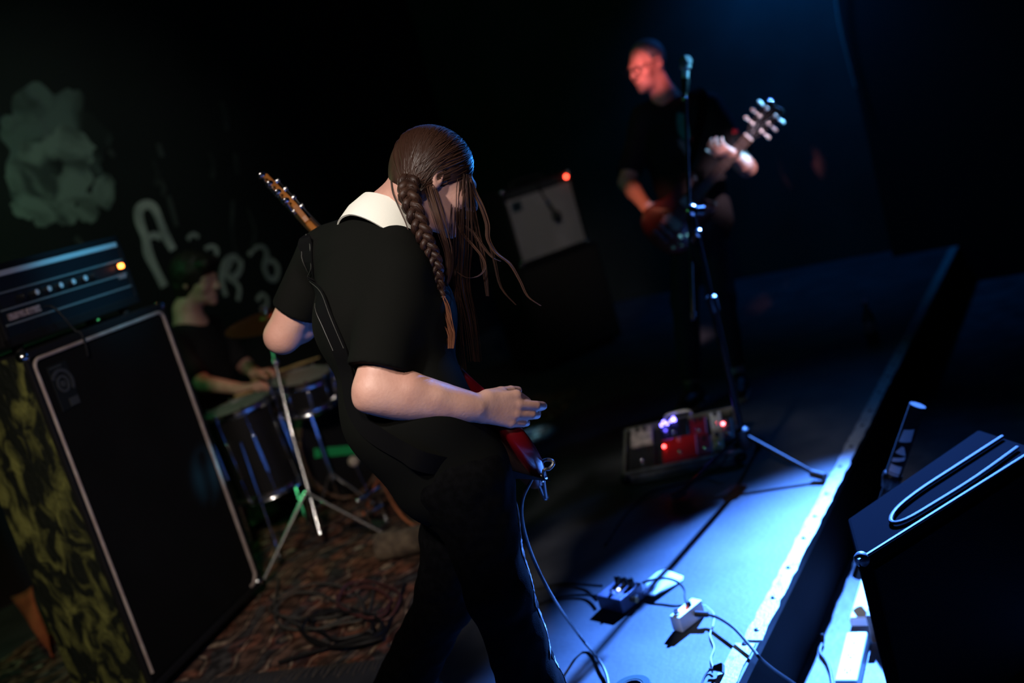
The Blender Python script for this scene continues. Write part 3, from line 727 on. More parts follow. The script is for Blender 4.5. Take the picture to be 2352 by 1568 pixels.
cym = G(); cax = Vector((.05, -.15, 1)).normalized(); cc = tp2
cym.lathe(cc, cax, [(-.004, .005), (-.001, .03), (-.012, .04), (-.018, .10), (-.032, .20), (-.034, .20), (-.02, .10), (-.014, .04), (-.003, .028), (-.006, .005)], 44)
cym.build('crash_cymbal', M_CYM, None, label='bronze crash cymbal seen edge-on left of the bassist elbow', category='cymbal')
G().lathe(cc + cax * .0, cax, [(.001, .016), (.012, .015), (.014, .006), (.03, .006)], 12).build('wing_nut', M_CHROME, cs)
G().tube([cc + cax * .028 - IR * .02, cc + cax * .028 + IR * .022], .005, 8).build('wing_nut', M_CHROME, cs)
# kick pedal hardware in front of the bass drum
kp = thing('foot_pedal', onz(845, 1215), 'chrome foot pedal on the rug in front of the bass drum', 'drum pedal')
kb = onz(845, 1215); kb = Vector((kb.x, kb.y, .02))
G().box(kb, (.09, .24, .012), e1, KAX, UP).build('base_plate', M_STEEL, kp, smooth=False, bevel=.003)
Y3 = (KAX + UP * .35).normalized(); G().box(kb + UP * .045, (.075, .23, .008), e1, Y3, e1.cross(Y3)).build('footboard', M_STEEL, kp, smooth=False, bevel=.003)
for s_ in (-1, 1): G().cyl(kb + e1 * s_ * .05 + KAX * .08, kb + e1 * s_ * .05 + KAX * .08 + UP * .15, .008, n=10).build('post', M_CHROME, kp)
G().cyl(kb - e1 * .065 + KAX * .08 + UP * .15, kb + e1 * .065 + KAX * .08 + UP * .15, .011, n=12).build('axle', M_CHROME, kp)
G().tube([kb + KAX * .08 + UP * .15, kb + KAX * .05 + UP * .30], .005, 8).build('beater_rod', M_CHROME, kp)
G().sphere(kb + KAX * .05 + UP * .31, .025, 12).build('beater', mat('felt', (.35, .30, .25), .9), kp)
G().sphere(kb + e1 * .07 + KAX * .08 + UP * .15, .016, 10).build('spring_cap', M_CHROME, kp)
# wooden block wedged at the rug edge
wl = onz(992, 1270, 0); wl = Vector((wl.x, wl.y, 0)); wa = (Vector((-1, .25, 0))).normalized()
M_WOODEND = mat('pale_wood_end', (.42, .30, .18), .7, color2=(.30, .2, .11), scale=30)
M_BARK = mat('brown_bark', (.16, .12, .08), .85, color2=(.07, .05, .035), scale=18, bump=.8, bscale=50)
lg_ = thing('wood_log', wl, 'short pale-ended wooden log lying on the rug behind the bassist legs', 'log')
lc = wl + UP * .070
G().lathe(lc, wa, [(.0, .050), (.004, .055), (.16, .058), (.21, .056), (.212, .05)], 18).build('bark', M_BARK, lg_)
G().lathe(lc - wa * .004, wa, [(0, .044), (.005, .05)], 18).build('cut_end', M_WOODEND, lg_, label='pale cut end of the log')
# orange-brown lead curving from the kit to the log
P = [at(868, 1102, 4.45), at(884, 1122, 4.42), at(905, 1160, 4.38), at(930, 1192, 4.33), at(962, 1212, 4.25)]
pz = onz(990, 1235); P.append(Vector((pz.x, pz.y, .05))); P.append(Vector((pz.x + .1, pz.y + .05, .02)))
G().tube([kb + KAX * .0 + UP * .05] + P, .006, 8).build('orange_cable', mat('orange_cable_sheath', (.55, .17, .08), .5), None, label='orange-brown cable curving down from the drum pedal to the log', category='cable')
# cables tangled on the rug
def floor_cable(name, px, r, m, label, z=.02, group=None, smooth=6):
    P = []
    for q in px:
        zz = q[2] if len(q) > 2 else z; w = onz(q[0], q[1], zz)
        if zz < -.005 and w.dot(ADIR) < EDGE_A + .02: w = w + ADIR * (EDGE_A + .02 - w.dot(ADIR))
        P.append(w)
    return G().tube(P, r, 8, smooth=smooth).build(name, m, None, label=label, category='cable', group=group)
def loops(cx, cy, rx, ry, n, jit, seed):
    rnd = random.Random(seed); out = []
    for i in range(n):
        t = i * .8; k = 1 + .25 * math.sin(i * .37 + seed)
        out.append((cx + rx * k * math.cos(t) + rnd.uniform(-jit, jit), cy + ry * k * math.sin(t) + rnd.uniform(-jit, jit), .022 + .010 * (i % 3)))
    return out
M_CABLEG = mat('grey_cable', (.06, .06, .055), .6, spec=.2)
floor_cable('coiled_cable', [(930, 1340)] + loops(790, 1440, 85, 36, 26, 8, 1) + [(640, 1520)], .006, M_CABLE, 'black cable coiled in loops on the rug in front')
floor_cable('coiled_cable', [(860, 1330)] + loops(720, 1395, 95, 40, 20, 10, 2) + [(640, 1330)], .005, M_CABLEG, 'grey cable tangled on the rug near the cymbal stand')
floor_cable('coiled_cable', loops(840, 1380, 70, 34, 18, 10, 5), .005, mat('dark_red_cable', (.09, .03, .03), .5), 'dark red cable tangled among the coils on the rug')
# ------------------------------------------------------------------ boom microphone stand
mb = Vector((.745, 3.645, 0)); clutch = at(1589, 484, 3.65); clutch = Vector((clutch.x, clutch.y, clutch.z))
ms = thing('microphone_stand', mb, 'black tripod boom stand holding the singer microphone', 'microphone stand')
M_POLE = mat('stand_pole', (.10, .085, .06), .4, .7)
hub = mb + UP * .16
G().tube([mb + UP * .10, clutch], .0095, 12, smooth=0).build('shaft', M_BLACKMETAL, ms)
G().tube([mb + UP * .10, (mb + UP * .10).lerp(clutch, .62)], .0125, 12, smooth=0).build('lower_shaft', M_BLACKMETAL, ms)
hc = (mb + UP * .10).lerp(clutch, .62)
G().lathe(hc - UP * .03, UP, [(0, .016), (.005, .02), (.06, .02), (.065, .014)], 14).build('height_clutch', M_BLACKPLASTIC, ms)
hc2 = at(1602, 535, 3.65); G().lathe(hc2 - UP * .012, UP, [(0, .013), (.004, .016), (.022, .016), (.026, .011)], 14).build('collar', M_CHROME, ms)
G().lathe(hub - UP * .05, UP, [(0, .022), (.01, .03), (.075, .03), (.085, .018)], 16).build('leg_hub', M_BLACKPLASTIC, ms)
f0 = onz(1884, 1093, .018); base_dir = (Vector((f0.x, f0.y, 0)) - mb); L = base_dir.length
for i in range(3):
    q = Matrix.Rotation(i * 2.0944, 3, 'Z') @ base_dir; foot = mb + q + UP * .016
    lg = G().tube([hub + q.normalized() * .02, foot - q.normalized() * .01 + UP * .004], .0085, 10, smooth=0).build('leg', M_BLACKMETAL, ms)
    G().tube([foot - q.normalized() * .035 + UP * .010, foot + q.normalized() * .02], .015, 10, smooth=0).build('rubber_foot', M_RUBBER, ms)
mic_p = at(1573.5, 205, 3.8); boom_end = at(1591, 722, 3.52)
bd = (mic_p - boom_end).normalized()
G().tube([boom_end, mic_p], .0065, 10, smooth=0).build('boom_arm', M_POLE, ms)
G().sphere(clutch, .024, 14).build('boom_clutch', M_CHROME, ms)
G().cyl(clutch + IR * .01, clutch + IR * .045, .014, .018, 12).build('clutch_knob', M_BLACKPLASTIC, ms)
G().lathe(boom_end - bd * .02, bd, [(0, .008), (.005, .010), (.03, .010)], 10).build('end_cap', M_RUBBER, ms)
G().lathe(at(1572.5, 232, 3.78), bd, [(0, .009), (.008, .013), (.016, .009)], 12).build('arm_joint', M_CHROME, ms)
mc = thing('vocal_microphone', mic_p, 'silver vocal microphone catching blue light on the boom stand', 'microphone')
mdir = (at(1575, 150, 3.8) - mic_p).normalized()
G().lathe(mic_p - mdir * .015, mdir, [(0, .013), (.05, .017), (.055, .017)], 14).build('clip', M_BLACKPLASTIC, mc)
G().lathe(mic_p + mdir * .01, mdir, [(0, .009), (.004, .0115), (.065, .0135)], 16).build('body', mat('mic_silver', (.75, .78, .8), .4, .3), mc)
G().lathe(mic_p + mdir * .075, mdir, [(0, .0135), (.004, .0225), (.012, .0225), (.016, .017)], 16).build('collar_ring', M_SATIN, mc)
G().sphere(mic_p + mdir * .105, .025, 16, mdir, 1.0).build('head_basket', mat('mic_mesh', (.25, .25, .26), .4, .9, bump=.5, bscale=900), mc)

# ------------------------------------------------------------------ pedals
M_LEDR = mat('led_red', (.9, .05, .05), .3, emit=(1, .05, .05), estr=30)
M_LEDB = mat('led_blue', (.1, .1, .9), .3, emit=(.13, .10, 1.0), estr=26)
M_LEDW = mat('led_white', (.8, .9, 1), .3, emit=(.7, .9, 1.0), estr=3)
def pedal(name, o, X, Y, w, l, h, m, label, knobs=2, knob_m=None, switch=True, parent=None, group=None, led=None, ledpos=(.5, .45), slope=.75, jacks=False):
    """o: near-left corner on its base; X right, Y away from the player"""
    Z = X.cross(Y).normalized(); o = o + Z * .0012
    t = thing(name, o + X * w / 2 + Y * l / 2, label, 'effect pedal', group)
    g = G(); hn = h * slope
    vs = [o, o + X * w, o + X * w + Y * l, o + Y * l, o + Z * hn, o + X * w + Z * hn, o + X * w + Y * l + Z * h, o + Y * l + Z * h]
    g.add(vs, [(3, 2, 1, 0), (4, 5, 6, 7), (0, 1, 5, 4), (1, 2, 6, 5), (2, 3, 7, 6), (3, 0, 4, 7)]); g.build('housing', m, t, smooth=False, bevel=.004)
    def top(u, v): return o + X * (w * u) + Y * (l * v) + Z * (hn + (h - hn) * v)
    for i in range(knobs):
        u = (i + 1) / (knobs + 1); c = top(u, .8)
        k = G(); k.lathe(c, Z, [(0, .0085), (.003, .0085), (.014, .0070), (.016, .0055)], 14); k.build('knob', knob_m or M_BLACKPLASTIC, t)
    if switch:
        c = top(.5, .2); k = G(); k.lathe(c, Z, [(0, .009), (.004, .009), (.005, .006), (.014, .006), (.016, .004)], 12); k.build('footswitch', M_CHROME, t)
    if led:
        k = G(); k.sphere(top(*ledpos) + Z * .002, .0055, 10); k.build('led', led, t)
    for s_ in ((0, 1) if jacks else ()):
        c = o + X * (w * s_) + Y * (l * .6) + Z * (hn * .5); d = X * (1 if s_ else -1)
        k = G(); k.lathe(c, d, [(0, .008), (.004, .008), (.005, .006)], 10); k.build('jack', M_STEEL, t)
    return t
# case pedalboard
BO = Vector((.29, 3.91, .0015)); BX = Vector((.965, -.262, 0)).normalized(); BY = Vector((.262, .965, 0)).normalized()
BWd, BLn = .475, .31
tilt = math.atan2(.085, BLn); BYt = (BY * math.cos(tilt) + UP * math.sin(tilt)); BZt = BX.cross(BYt)
M_ALU = mat('case_aluminium', (.36, .36, .30), .45, .6, color2=(.22, .22, .19), scale=14)
pbd = thing('pedalboard_case', BO, 'open aluminium-edged pedalboard case full of effect pedals', 'pedalboard')
g = G(); o_ = BO
vs = [o_, o_ + BX * BWd, o_ + BX * BWd + BY * BLn, o_ + BY * BLn]; vs = vs + [v + UP * .035 for v in vs[:2]] + [v + UP * .12 for v in vs[2:]]
g.add(vs, [(3, 2, 1, 0), (4, 5, 6, 7), (0, 1, 5, 4), (1, 2, 6, 5), (2, 3, 7, 6), (3, 0, 4, 7)]); g.build('base_case', mat('case_black', (.012, .012, .013), .6), pbd, smooth=False, bevel=.004)
def bt(u, v, z=0): return BO + UP * .035 + BX * (BWd * u) + BYt * (math.hypot(BLn, .085) * v) + BZt * z
LL = math.hypot(BLn, .085)
for a, b in (((0, 0), (1, 0)), ((1, 0), (1, 1)), ((1, 1), (0, 1)), ((0, 1), (0, 0))):
    p, q = bt(*a, .012), bt(*b, .012); d = (q - p).normalized(); n2 = d.cross(BZt)
    G().box((p + q) / 2, ((q - p).length + .012, .012, .03), d, n2, BZt).build('rim', M_ALU, pbd, smooth=False, bevel=.003)
for z_ in (.009, .028):
    p, q = BO + BX * .02 - BY * .004 + UP * z_, BO + BX * (BWd - .03) - BY * .004 + UP * z_
    G().box((p + q) / 2, ((q - p).length, .008, .012), BX, BY, UP).build('front_rail', M_ALU, pbd, smooth=False, bevel=.002)
for u in (0, 1):
    for v in (0, 1): G().sphere(bt(u, v, -.005), .024, 12).build('corner_ball', M_BLACKMETAL, pbd)
G().tube([bt(.38, 1, .02), bt(.40, 1.04, .045), bt(.60, 1.04, .045), bt(.62, 1, .02)], .007, 8).build('handle', M_ALU, pbd)
GP = 'effect pedals on the pedalboard'
def pb(name, u, v, w, l, h, m, label, **k): return pedal(name, bt(u, v, .0), BX, BYt, w, l, h, m, label, group=GP, **k)
M_PINKW = mat('pale_pink_label', (.55, .45, .42), .5, color2=(.30, .25, .24), scale=40, detail=2)
pb('effect_pedal', .05, .60, .095, .115, .03, M_PINKW, 'pale pinkish-white effect pedal at the back left of the pedalboard', knobs=2, switch=False)
pb('effect_pedal', .05, .06, .11, .14, .03, mat('dark_grey_pedal', (.03, .03, .033), .4, .4), 'dark grey effect pedal at the front left of the pedalboard', knobs=2)
e = pb('effect_pedal', .33, .55, .12, .13, .035, mat('black_pedal', (.015, .016, .018), .35, .4), 'black effect pedal with a row of glowing blue lights', knobs=0)
for i, (u, v) in enumerate(((.345, .86), (.365, .93), (.395, .87), (.435, .92), (.455, .97), (.465, .92), (.38, .72))):
    G().sphere(bt(u, v, .038), .0055, 10).build('led', M_LEDB if i < 6 else mat('led_blue_dim', (.1, .1, .9), .3, emit=(.13, .10, 1.0), estr=4), e, label='glowing blue light')
rp = pb('effect_pedal', .35, .05, .145, .135, .045, mat('red_pedal', (.45, .012, .015), .35, .2), 'bright red effect pedal at the front middle of the pedalboard', knobs=1, knob_m=mat('pink_knob', (.5, .12, .17), .4), led=M_LEDR, ledpos=(.06, .65))
pb('effect_pedal', .60, .5, .07, .12, .035, mat('wine_pedal', (.22, .012, .03), .35, .2), 'wine-red effect pedal behind the bright red one', knobs=2)
pb('effect_pedal', .66, .07, .055, .12, .03, mat('plum_pedal', (.13, .02, .05), .4), 'small plum effect pedal right of the bright red one', knobs=1)
pb('effect_pedal', .785, .10, .045, .10, .04, mat('cream_pedal', (.55, .40, .22), .5), 'narrow cream effect pedal at the front right of the pedalboard', knobs=1)
pb('effect_pedal', .785, .55, .045, .11, .04, mat('white_pedal', (.6, .6, .58), .5), 'narrow white effect pedal at the back right of the pedalboard', knobs=1)
pb('effect_pedal', .882, .30, .042, .14, .03, mat('teal_grey_pedal', (.08, .12, .15), .4, .3), 'teal-grey effect pedal at the right rim with red light', knobs=1, led=mat('led_pink', (.9, .2, .2), .3, emit=(1, .10, .12), estr=30), ledpos=(.12, .75))
# cable leaving the board toward the camera
floor_cable('pedalboard_cable', [(1672, 1040, .085), (1660, 1062, .06), (1630, 1090, .015), (1600, 1102, .008), (1550, 1114, .008), (1490, 1132, .008), (1440, 1175, .008), (1390, 1250, .008)], .0045, M_CABLE, 'black cable running from the pedalboard over the dark stage floor')

# the bassist pedals on the lit floor
def px_box(A, B, C, D, h):   # top-face pixels left, back, right, front -> origin and axes on the floor
    a, b, c, d = [onz(u, v, h) for u, v in (A, B, C, D)]
    X = ((d - a) + (c - b)) / 2; w = X.length; Y = ((b - a) + (c - d)) / 2; l = Y.length
    ctr = (a + b + c + d) / 4; X = X.normalized(); Y = UP.cross(X); o = ctr - X * w / 2 - Y * l / 2; o.z = 0
    return o, X, Y, w, l
o, X, Y, w, l = px_box((1372, 1362), (1415, 1331), (1477, 1335), (1420, 1380), .05)
M_DPED = mat('slate_pedal', (.10, .10, .16), .4, .3, color2=(.16, .16, .24), scale=25)
p1 = pedal('effect_pedal', o, X, Y, w, l, .05, M_DPED, 'dark slate effect pedal with three tall knobs on the blue-lit floor', knobs=0, group='pedals on the stage floor', led=M_LEDW, ledpos=(.55, .45), slope=.92, jacks=True)
for i in range(3):
    c = o + X * (w * (.25 + .27 * i)) + Y * (l * .78) + UP * .049
    g = G(); g.lathe(c, UP, [(0, .012), (.004, .012), (.026, .010), (.028, .008)], 14); g.build('tall_knob', M_BLACKPLASTIC, p1)
G().cyl(o + X * w + Y * l * .45 + UP * .026, o + X * (w + .022) + Y * l * .45 + UP * .026, .009, n=12).build('jack_plug', mat('brass_plug', (.65, .35, .15), .35, .8), p1)
o2, X2, Y2, w2, l2 = px_box((1547, 1414), (1578, 1371), (1602, 1376), (1570, 1420), .05)
M_WPED = mat('white_enamel', (.8, .82, .8), .4)
p2 = pedal('effect_pedal', o2, X2, Y2, w2, l2, .05, M_WPED, 'small white effect pedal with glowing red light on the blue-lit floor', knobs=0, group='pedals on the stage floor', switch=False, slope=.95)
G().lathe(o2 + X2 * w2 * .55 + Y2 * l2 * .62 + UP * .049, UP, [(0, .009), (.012, .008), (.014, .006)], 14).build('knob', M_BLACKPLASTIC, p2)
G().sphere(o2 + X2 * w2 * .55 + Y2 * l2 * .40 + UP * .051, .0065, 10).build('led', mat('led_orange_red', (.9, .2, .1), .3, emit=(1, .12, .05), estr=18), p2)
G().lathe(o2 + X2 * w2 * .45 + Y2 * l2 * .16 + UP * .048, UP, [(0, .010), (.006, .010), (.008, .007), (.014, .007)], 12).build('footswitch', M_CHROME, p2)
# sheet of paper
pp = [(1503, 1314), (1520, 1308), (1563, 1325), (1561, 1333), (1498, 1376), (1482, 1373), (1473, 1368), (1478, 1335)]
P = [onz(u + 7, v, .004) for u, v in pp]; ctr = sum(P, Vector()) / len(P); g = G(); vs = [ctr + UP * .004] + [p.lerp(ctr, .45) + UP * .003 for p in P] + [p + UP * (.010 if i in (4, 5) else .001 * (i % 3)) for i, p in enumerate(P)]
n = len(P); fs = [(0, 1 + i, 1 + (i + 1) % n) for i in range(n)] + [(1 + i, 1 + n + i, 1 + n + (i + 1) % n, 1 + (i + 1) % n) for i in range(n)]
o = g.add(vs, fs).build('paper_sheet', mat('white_paper', (.8, .82, .82), .8), None, label='crumpled white sheet of paper between the two floor pedals', category='paper')
o.modifiers.new('thick', 'SOLIDIFY').thickness = .0012
floor_cable('patch_lead', [(1477, 1338, .028), (1500, 1331, .045), (1530, 1328, .05), (1558, 1337, .045), (1573, 1355, .03), (1574, 1372, .028), (1577, 1385, .03)], .0042, M_CABLE, 'short black patch lead arching over the white paper')
floor_cable('floor_cable', [(1600, 1410, .03), (1612, 1409, .028), (1630, 1412, .025), (1655, 1421, .03), (1690, 1446, .03), (1730, 1492, .02), (1745, 1510, .012), (1760, 1536, -.08), (1776, 1568, -.2), (1790, 1590, -.262)], .0045, M_CABLE, 'black lead from the white pedal running over the stage edge')
G().tube([onz(1597, 1409, .03), onz(1626, 1411, .028)], .0085, 10).build('jack_plug', M_BLACKPLASTIC, None, label='black jack plug in the side of the small white pedal', category='plug')
floor_cable('thin_wire', [(1602, 1392, .03), (1618, 1390, .02), (1632, 1400, .01), (1640, 1412, .006), (1638, 1435, .005), (1631, 1458, .005), (1640, 1486, .005), (1633, 1512, .005), (1638, 1532, .008)], .002, mat('clear_wire', (.45, .48, .5), .3), 'thin pale wire winding from the white pedal to the black adapter')
ad = thing('power_adapter', onz(1653, 1538, 0), 'small black power adapter plug on the blue-lit floor', 'adapter')
a0 = onz(1639, 1537, .016); a1 = onz(1656, 1537, .016); dx = (a1 - a0).normalized()
G().lathe(a0 + UP * .004, dx, [(0, .006), (.003, .009), (.026, .017), (.028, .015)], 4).build('body', M_BLACKPLASTIC, ad, bevel=.002, smooth=False)
G().cyl(a0 - dx * .012, a0 + dx * .002, .004, n=8).build('strain_relief', M_BLACKPLASTIC, ad)
floor_cable('thin_wire', [(1640, 1536, .012), (1630, 1539, .006), (1622, 1547, .004), (1614, 1562, .004), (1608, 1590, .004)], .0025, M_CABLE, 'short black wire curling from the adapter toward the camera')
floor_cable('floor_cable', [(1382, 1345, .03), (1365, 1344, .02), (1340, 1342, .01), (1290, 1340, .006), (1230, 1352, .006)], .0045, M_CABLE, 'black lead going left from the back of the slate pedal')
floor_cable('floor_cable', [(1378, 1368, .028), (1360, 1367, .015), (1335, 1366, .008), (1280, 1372, .006), (1200, 1400, .006)], .0045, M_CABLE, 'black lead going left from the front of the slate pedal')
tr = thing('tape_roll', onz(1432, 1585, 0), 'dark green roll at the bottom edge of the lit floor', 'tape roll')
c = onz(1462, 1612, .0); c.z = .001
G().lathe(c, UP, [(.001, .028), (.001, .05), (.048, .05), (.048, .028), (.001, .028)], 28, cap=False).build('tape', mat('green_tape', (.008, .03, .022), .7, spec=.2), tr, bevel=.002)
G().lathe(c, UP, [(.001, .025), (.001, .028), (.047, .028), (.047, .025), (.001, .025)], 28, cap=False).build('core', mat('card_core', (.03, .03, .025), .8), tr)

# ------------------------------------------------------------------ things on the lower floor in front of the stage
LP = lambda u, v, z=LOW_Z: onz(u, v, z)
ps = thing('power_strip', LP(1950, 1505), 'white power strip lying on the lower floor beside the stage', 'power strip')
zt = LOW_Z + .045; a, b, c_, d = [onz(u, v, zt) for u, v in ((1917, 1562), (1952, 1447), (1984, 1452), (1966, 1562))]
Yp = ((b - a) + (c_ - d)).normalized(); Xp = Yp.cross(UP); ctr = (a + b + c_ + d) / 4; wp = .062; lp = ((b - a).length + (c_ - d).length) / 2
G().box(ctr - UP * .0215, (wp, lp, .043), Xp, Yp, UP).build('body', M_WHITEPLASTIC, ps, smooth=False, bevel=.006)
for i in range(3):
    cc_ = ctr + Yp * (lp * (.3 - .3 * i)) + UP * .0005
    for sx, w_, l_ in ((-.008, .003, .014), (.008, .003, .014)):
        G().box(cc_ + Xp * sx, (w_, l_, .001), Xp, Yp, UP).build('outlet_slot', M_BLACKPLASTIC, ps, smooth=False)
    G().lathe(cc_ - Yp * .013, UP, [(-.0005, .0035), (.0005, .0035)], 10).build('outlet_hole', M_BLACKPLASTIC, ps)
cd = thing('cable_duct', LP(1990, 1390), 'white cable duct lying beyond the power strip', 'cable duct')
a, b, c_, d = [onz(u, v, LOW_Z + .03) for u, v in ((1956, 1440), (1982, 1322), (2012, 1350), (1978, 1440))]
Yd = ((b - a) + (c_ - d)).normalized(); Xd = Yd.cross(UP); ctr2 = (a + b + c_ + d) / 4; ld = .34; ctr2 = ctr2 + Yd * .07
G().box(ctr2 - UP * .014 + Yd * .01, (.06, ld, .028), Xd, Yd, UP).build('channel', M_WHITEPLASTIC, cd, smooth=False, bevel=.004)
G().box(ctr2 + UP * .002 + Yd * .01, (.052, ld - .004, .004), Xd, Yd, UP).build('lid', M_WHITEPLASTIC, cd, smooth=False, bevel=.0015)
pl = thing('wooden_lath', LP(2003, 1420), 'brown wooden lath standing on edge beside the white duct', 'lath')
G().box(ctr2 + Xd * .055 + UP * (-.03 + .046) - Yd * .08, (.02, .34, .09), Xd, Yd, UP).build('plank', mat('brown_lath', (.16, .07, .03), .6, color2=(.09, .04, .02), scale=10, stretch=(1, 1, 4)), pl, smooth=False, bevel=.002)
floor_cable('floor_cable', [(1856, 1455, LOW_Z + .03), (1866, 1472, LOW_Z + .012), (1884, 1497, LOW_Z + .008), (1898, 1518, LOW_Z + .008), (1908, 1545, LOW_Z + .008), (1914, 1590, LOW_Z + .008)], .005, M_CABLE, 'black cable on the lower floor left of the power strip')
# stage monitor close to the camera, trapezoid in plan
TZ = .30; T1 = onz(1971, 1287, TZ); T2 = onz(2250, 1112, TZ); wd = (T2 - T1).normalized(); dv = Vector((.27, .963, 0)); dv2 = Vector((-.15, .99, 0)); wlen = .70; wdep = .24
wm = thing('stage_monitor', Vector((T1.x, T1.y, LOW_Z)) + wd * .35, 'large black stage monitor cabinet in the lower right corner', 'stage monitor')
M_WEDGE = mat('wedge_paint', (.004, .0042, .005), 1.0, spec=.0)
pl4 = [T1, T1 + wd * wlen, T1 + wd * wlen + dv2 * wdep, T1 + dv * wdep]
g = G(); vs = [Vector((p.x, p.y, LOW_Z + .012)) for p in pl4] + [Vector((p.x, p.y, TZ)) for p in pl4]
g.add(vs, [(3, 2, 1, 0), (4, 5, 6, 7), (0, 1, 5, 4), (1, 2, 6, 5), (2, 3, 7, 6), (3, 0, 4, 7)]); g.build('cabinet', M_WEDGE, wm, smooth=False, bevel=.008)
M_EDGE = mat('wedge_metal_edge', (.10, .105, .12), .45, .6)
fn = Vector((wd.y, -wd.x, 0))
G().tube([T1 + UP * .0, T1 + wd * wlen], .0045, 8, smooth=0).build('edge_trim', M_EDGE, wm)
G().box(Vector((T1.x, T1.y, 0)) + wd * (wlen / 2) + fn * .004 + UP * ((TZ + LOW_Z) / 2), (wlen - .08, .008, TZ - LOW_Z - .08), wd, fn, UP).build('grille', mat('wedge_grille', (.006, .006, .0065), .7, .2, bump=.5, bscale=300, spec=.1), wm, smooth=False)
for p in (T1 + wd * .012 + dv * .012, T1 + wd * (wlen - .012) + dv2 * .012): G().sphere(p - UP * .008, .019, 10).build('corner_protector', M_EDGE, wm)
for p in pl4:
    c_ = p.lerp(sum(pl4, Vector()) / 4, .2); G().lathe(Vector((c_.x, c_.y, LOW_Z)), UP, [(0, .016), (.013, .02)], 10).build('rubber_foot', M_RUBBER, wm)
Q = [T1 + wd * u + dv * v + UP * .008 for u, v in ((.62, .16), (.42, .15), (.26, .14), (.165, .115), (.135, .07), (.18, .035), (.30, .028), (.46, .03), (.64, .05))]
G().tube(Q, .0055, 8).build('monitor_cable', M_CABLE, None, label='black cable looped on top of the stage monitor cabinet', category='cable')
# dark flight case under/behind the wedge towards the camera
# pole with white lettered tape
pt, pbm = at(2108, 930, 3.0), at(1968, 1325, 3.2); pd = (pbm - pt).normalized()
pole = thing('taped_pole', pbm, 'black pole with white block-lettered tape beside the stage front', 'pole')
if pbm.z < LOW_Z: pbm = pt + pd * ((pt.z - LOW_Z - .01) / -pd.z)
ln = (pbm - pt).length; k = (at(2064, 1098, 3.08) - pt).dot(pd)
G().tube([pt, pt + pd * k], .024, 16, smooth=0).build('upper_tube', mat('matt_black_pole', (.006, .006, .007), .85, spec=.1), pole)
G().tube([pt + pd * k, pt + pd * (ln)], .016, 14, smooth=0).build('lower_tube', M_BLACKMETAL, pole)
G().lathe(pt + pd * (k - .012), pd, [(0, .0255), (.004, .029), (.02, .029), (.05, .02)], 18).build('metal_collar', M_BLACKMETAL, pole)
G().lathe(pt + pd * (k - .013), pd, [(0, .0252), (.006, .0262)], 18).build('bright_ring', M_CHROME, pole)
M_TAPE = mat('white_tape', (.45, .42, .42), .6)
tc_ = (CAMPOS - pt); tc_ = (tc_ - pd * tc_.dot(pd)).normalized(); ts_ = pd.cross(tc_)
def tape(l0, l1, w0, w1, sk=0.0):
    g = G(); vs = []; fs = []; nn = 8
    for i in range(nn + 1):
        for j in range(4):
            t = i / nn; s_ = j / 3; l_ = l0 + (l1 - l0) * s_; ww = w0 + (w1 - w0) * s_
            th = (t - .5) * 2 * ww; l2 = l_ + sk * (t - .5)
            vs.append(pt + pd * l2 + (tc_ * math.cos(th) + ts_ * math.sin(th)) * .0246)
    for i in range(nn):
        for j in range(3): a_ = i * 4 + j; fs.append((a_, a_ + 1, a_ + 5, a_ + 4))
    g.add(vs, fs); g.build('tape_letter', M_TAPE, pole)
tape(k - .170, k - .128, .6, .75, .012); tape(k - .112, k - .086, .15, .7); tape(k - .075, k - .062, .75, .75, .016); tape(k - .048, k - .022, .75, .75); tape(k - .019, k - .014, .7, .7)
g = G(); 
for i in range(1): pass
tw = G(); vs = []; fs = []
for i in range(7):
    t = i / 6; c0 = pt + pd * (k + .06 + .11 * t); ww = .9 * (1 - t * .75)
    for j in range(5): th = (j / 4 - .5) * 2 * ww - .5; vs.append(c0 + (tc_ * math.cos(th) + ts_ * math.sin(th)) * .0166)
for i in range(6):
    for j in range(4): a_ = i * 5 + j; fs.append((a_, a_ + 1, a_ + 6, a_ + 5))
tw.add(vs, fs).build('tape_tail', M_TAPE, pole)
# bottle far along the stage edge
bp_ = onz(2006, 782, 0); bot = thing('bottle', bp_, 'small green bottle standing far down the stage edge', 'bottle')
bp_ = bp_ + UP * .001
G().lathe(bp_, UP, [(0, .028), (.004, .031), (.12, .031), (.15, .022), (.17, .013), (.21, .012), (.212, .010)], 18).build('glass', mat('green_bottle_glass', (.03, .10, .06), .15, coat=.5), bot)
G().lathe(bp_ + UP * .05, UP, [(0, .0316), (.055, .0316)], 18, cap=False).build('label_band', mat('bottle_label', (.25, .28, .24), .6), bot)
G().lathe(bp_ + UP * .208, UP, [(0, .0125), (.012, .0125), (.014, .010)], 12).build('cap', M_STEEL, bot)
# hanging cable at the corner of the far wall
P = [onplane(u, v, SP(FAR_S - .30, 0), SDIR) for u, v in ((1915, -150), (1918, -40), (1922, 20), (1932, 75), (1946, 130), (1965, 200))]
G().tube(P, .006, 8).build('hanging_cable', mat('pale_blue_cable', (.3, .32, .35), .4), None, label='thin cable hanging down the far wall corner at top right', category='cable')
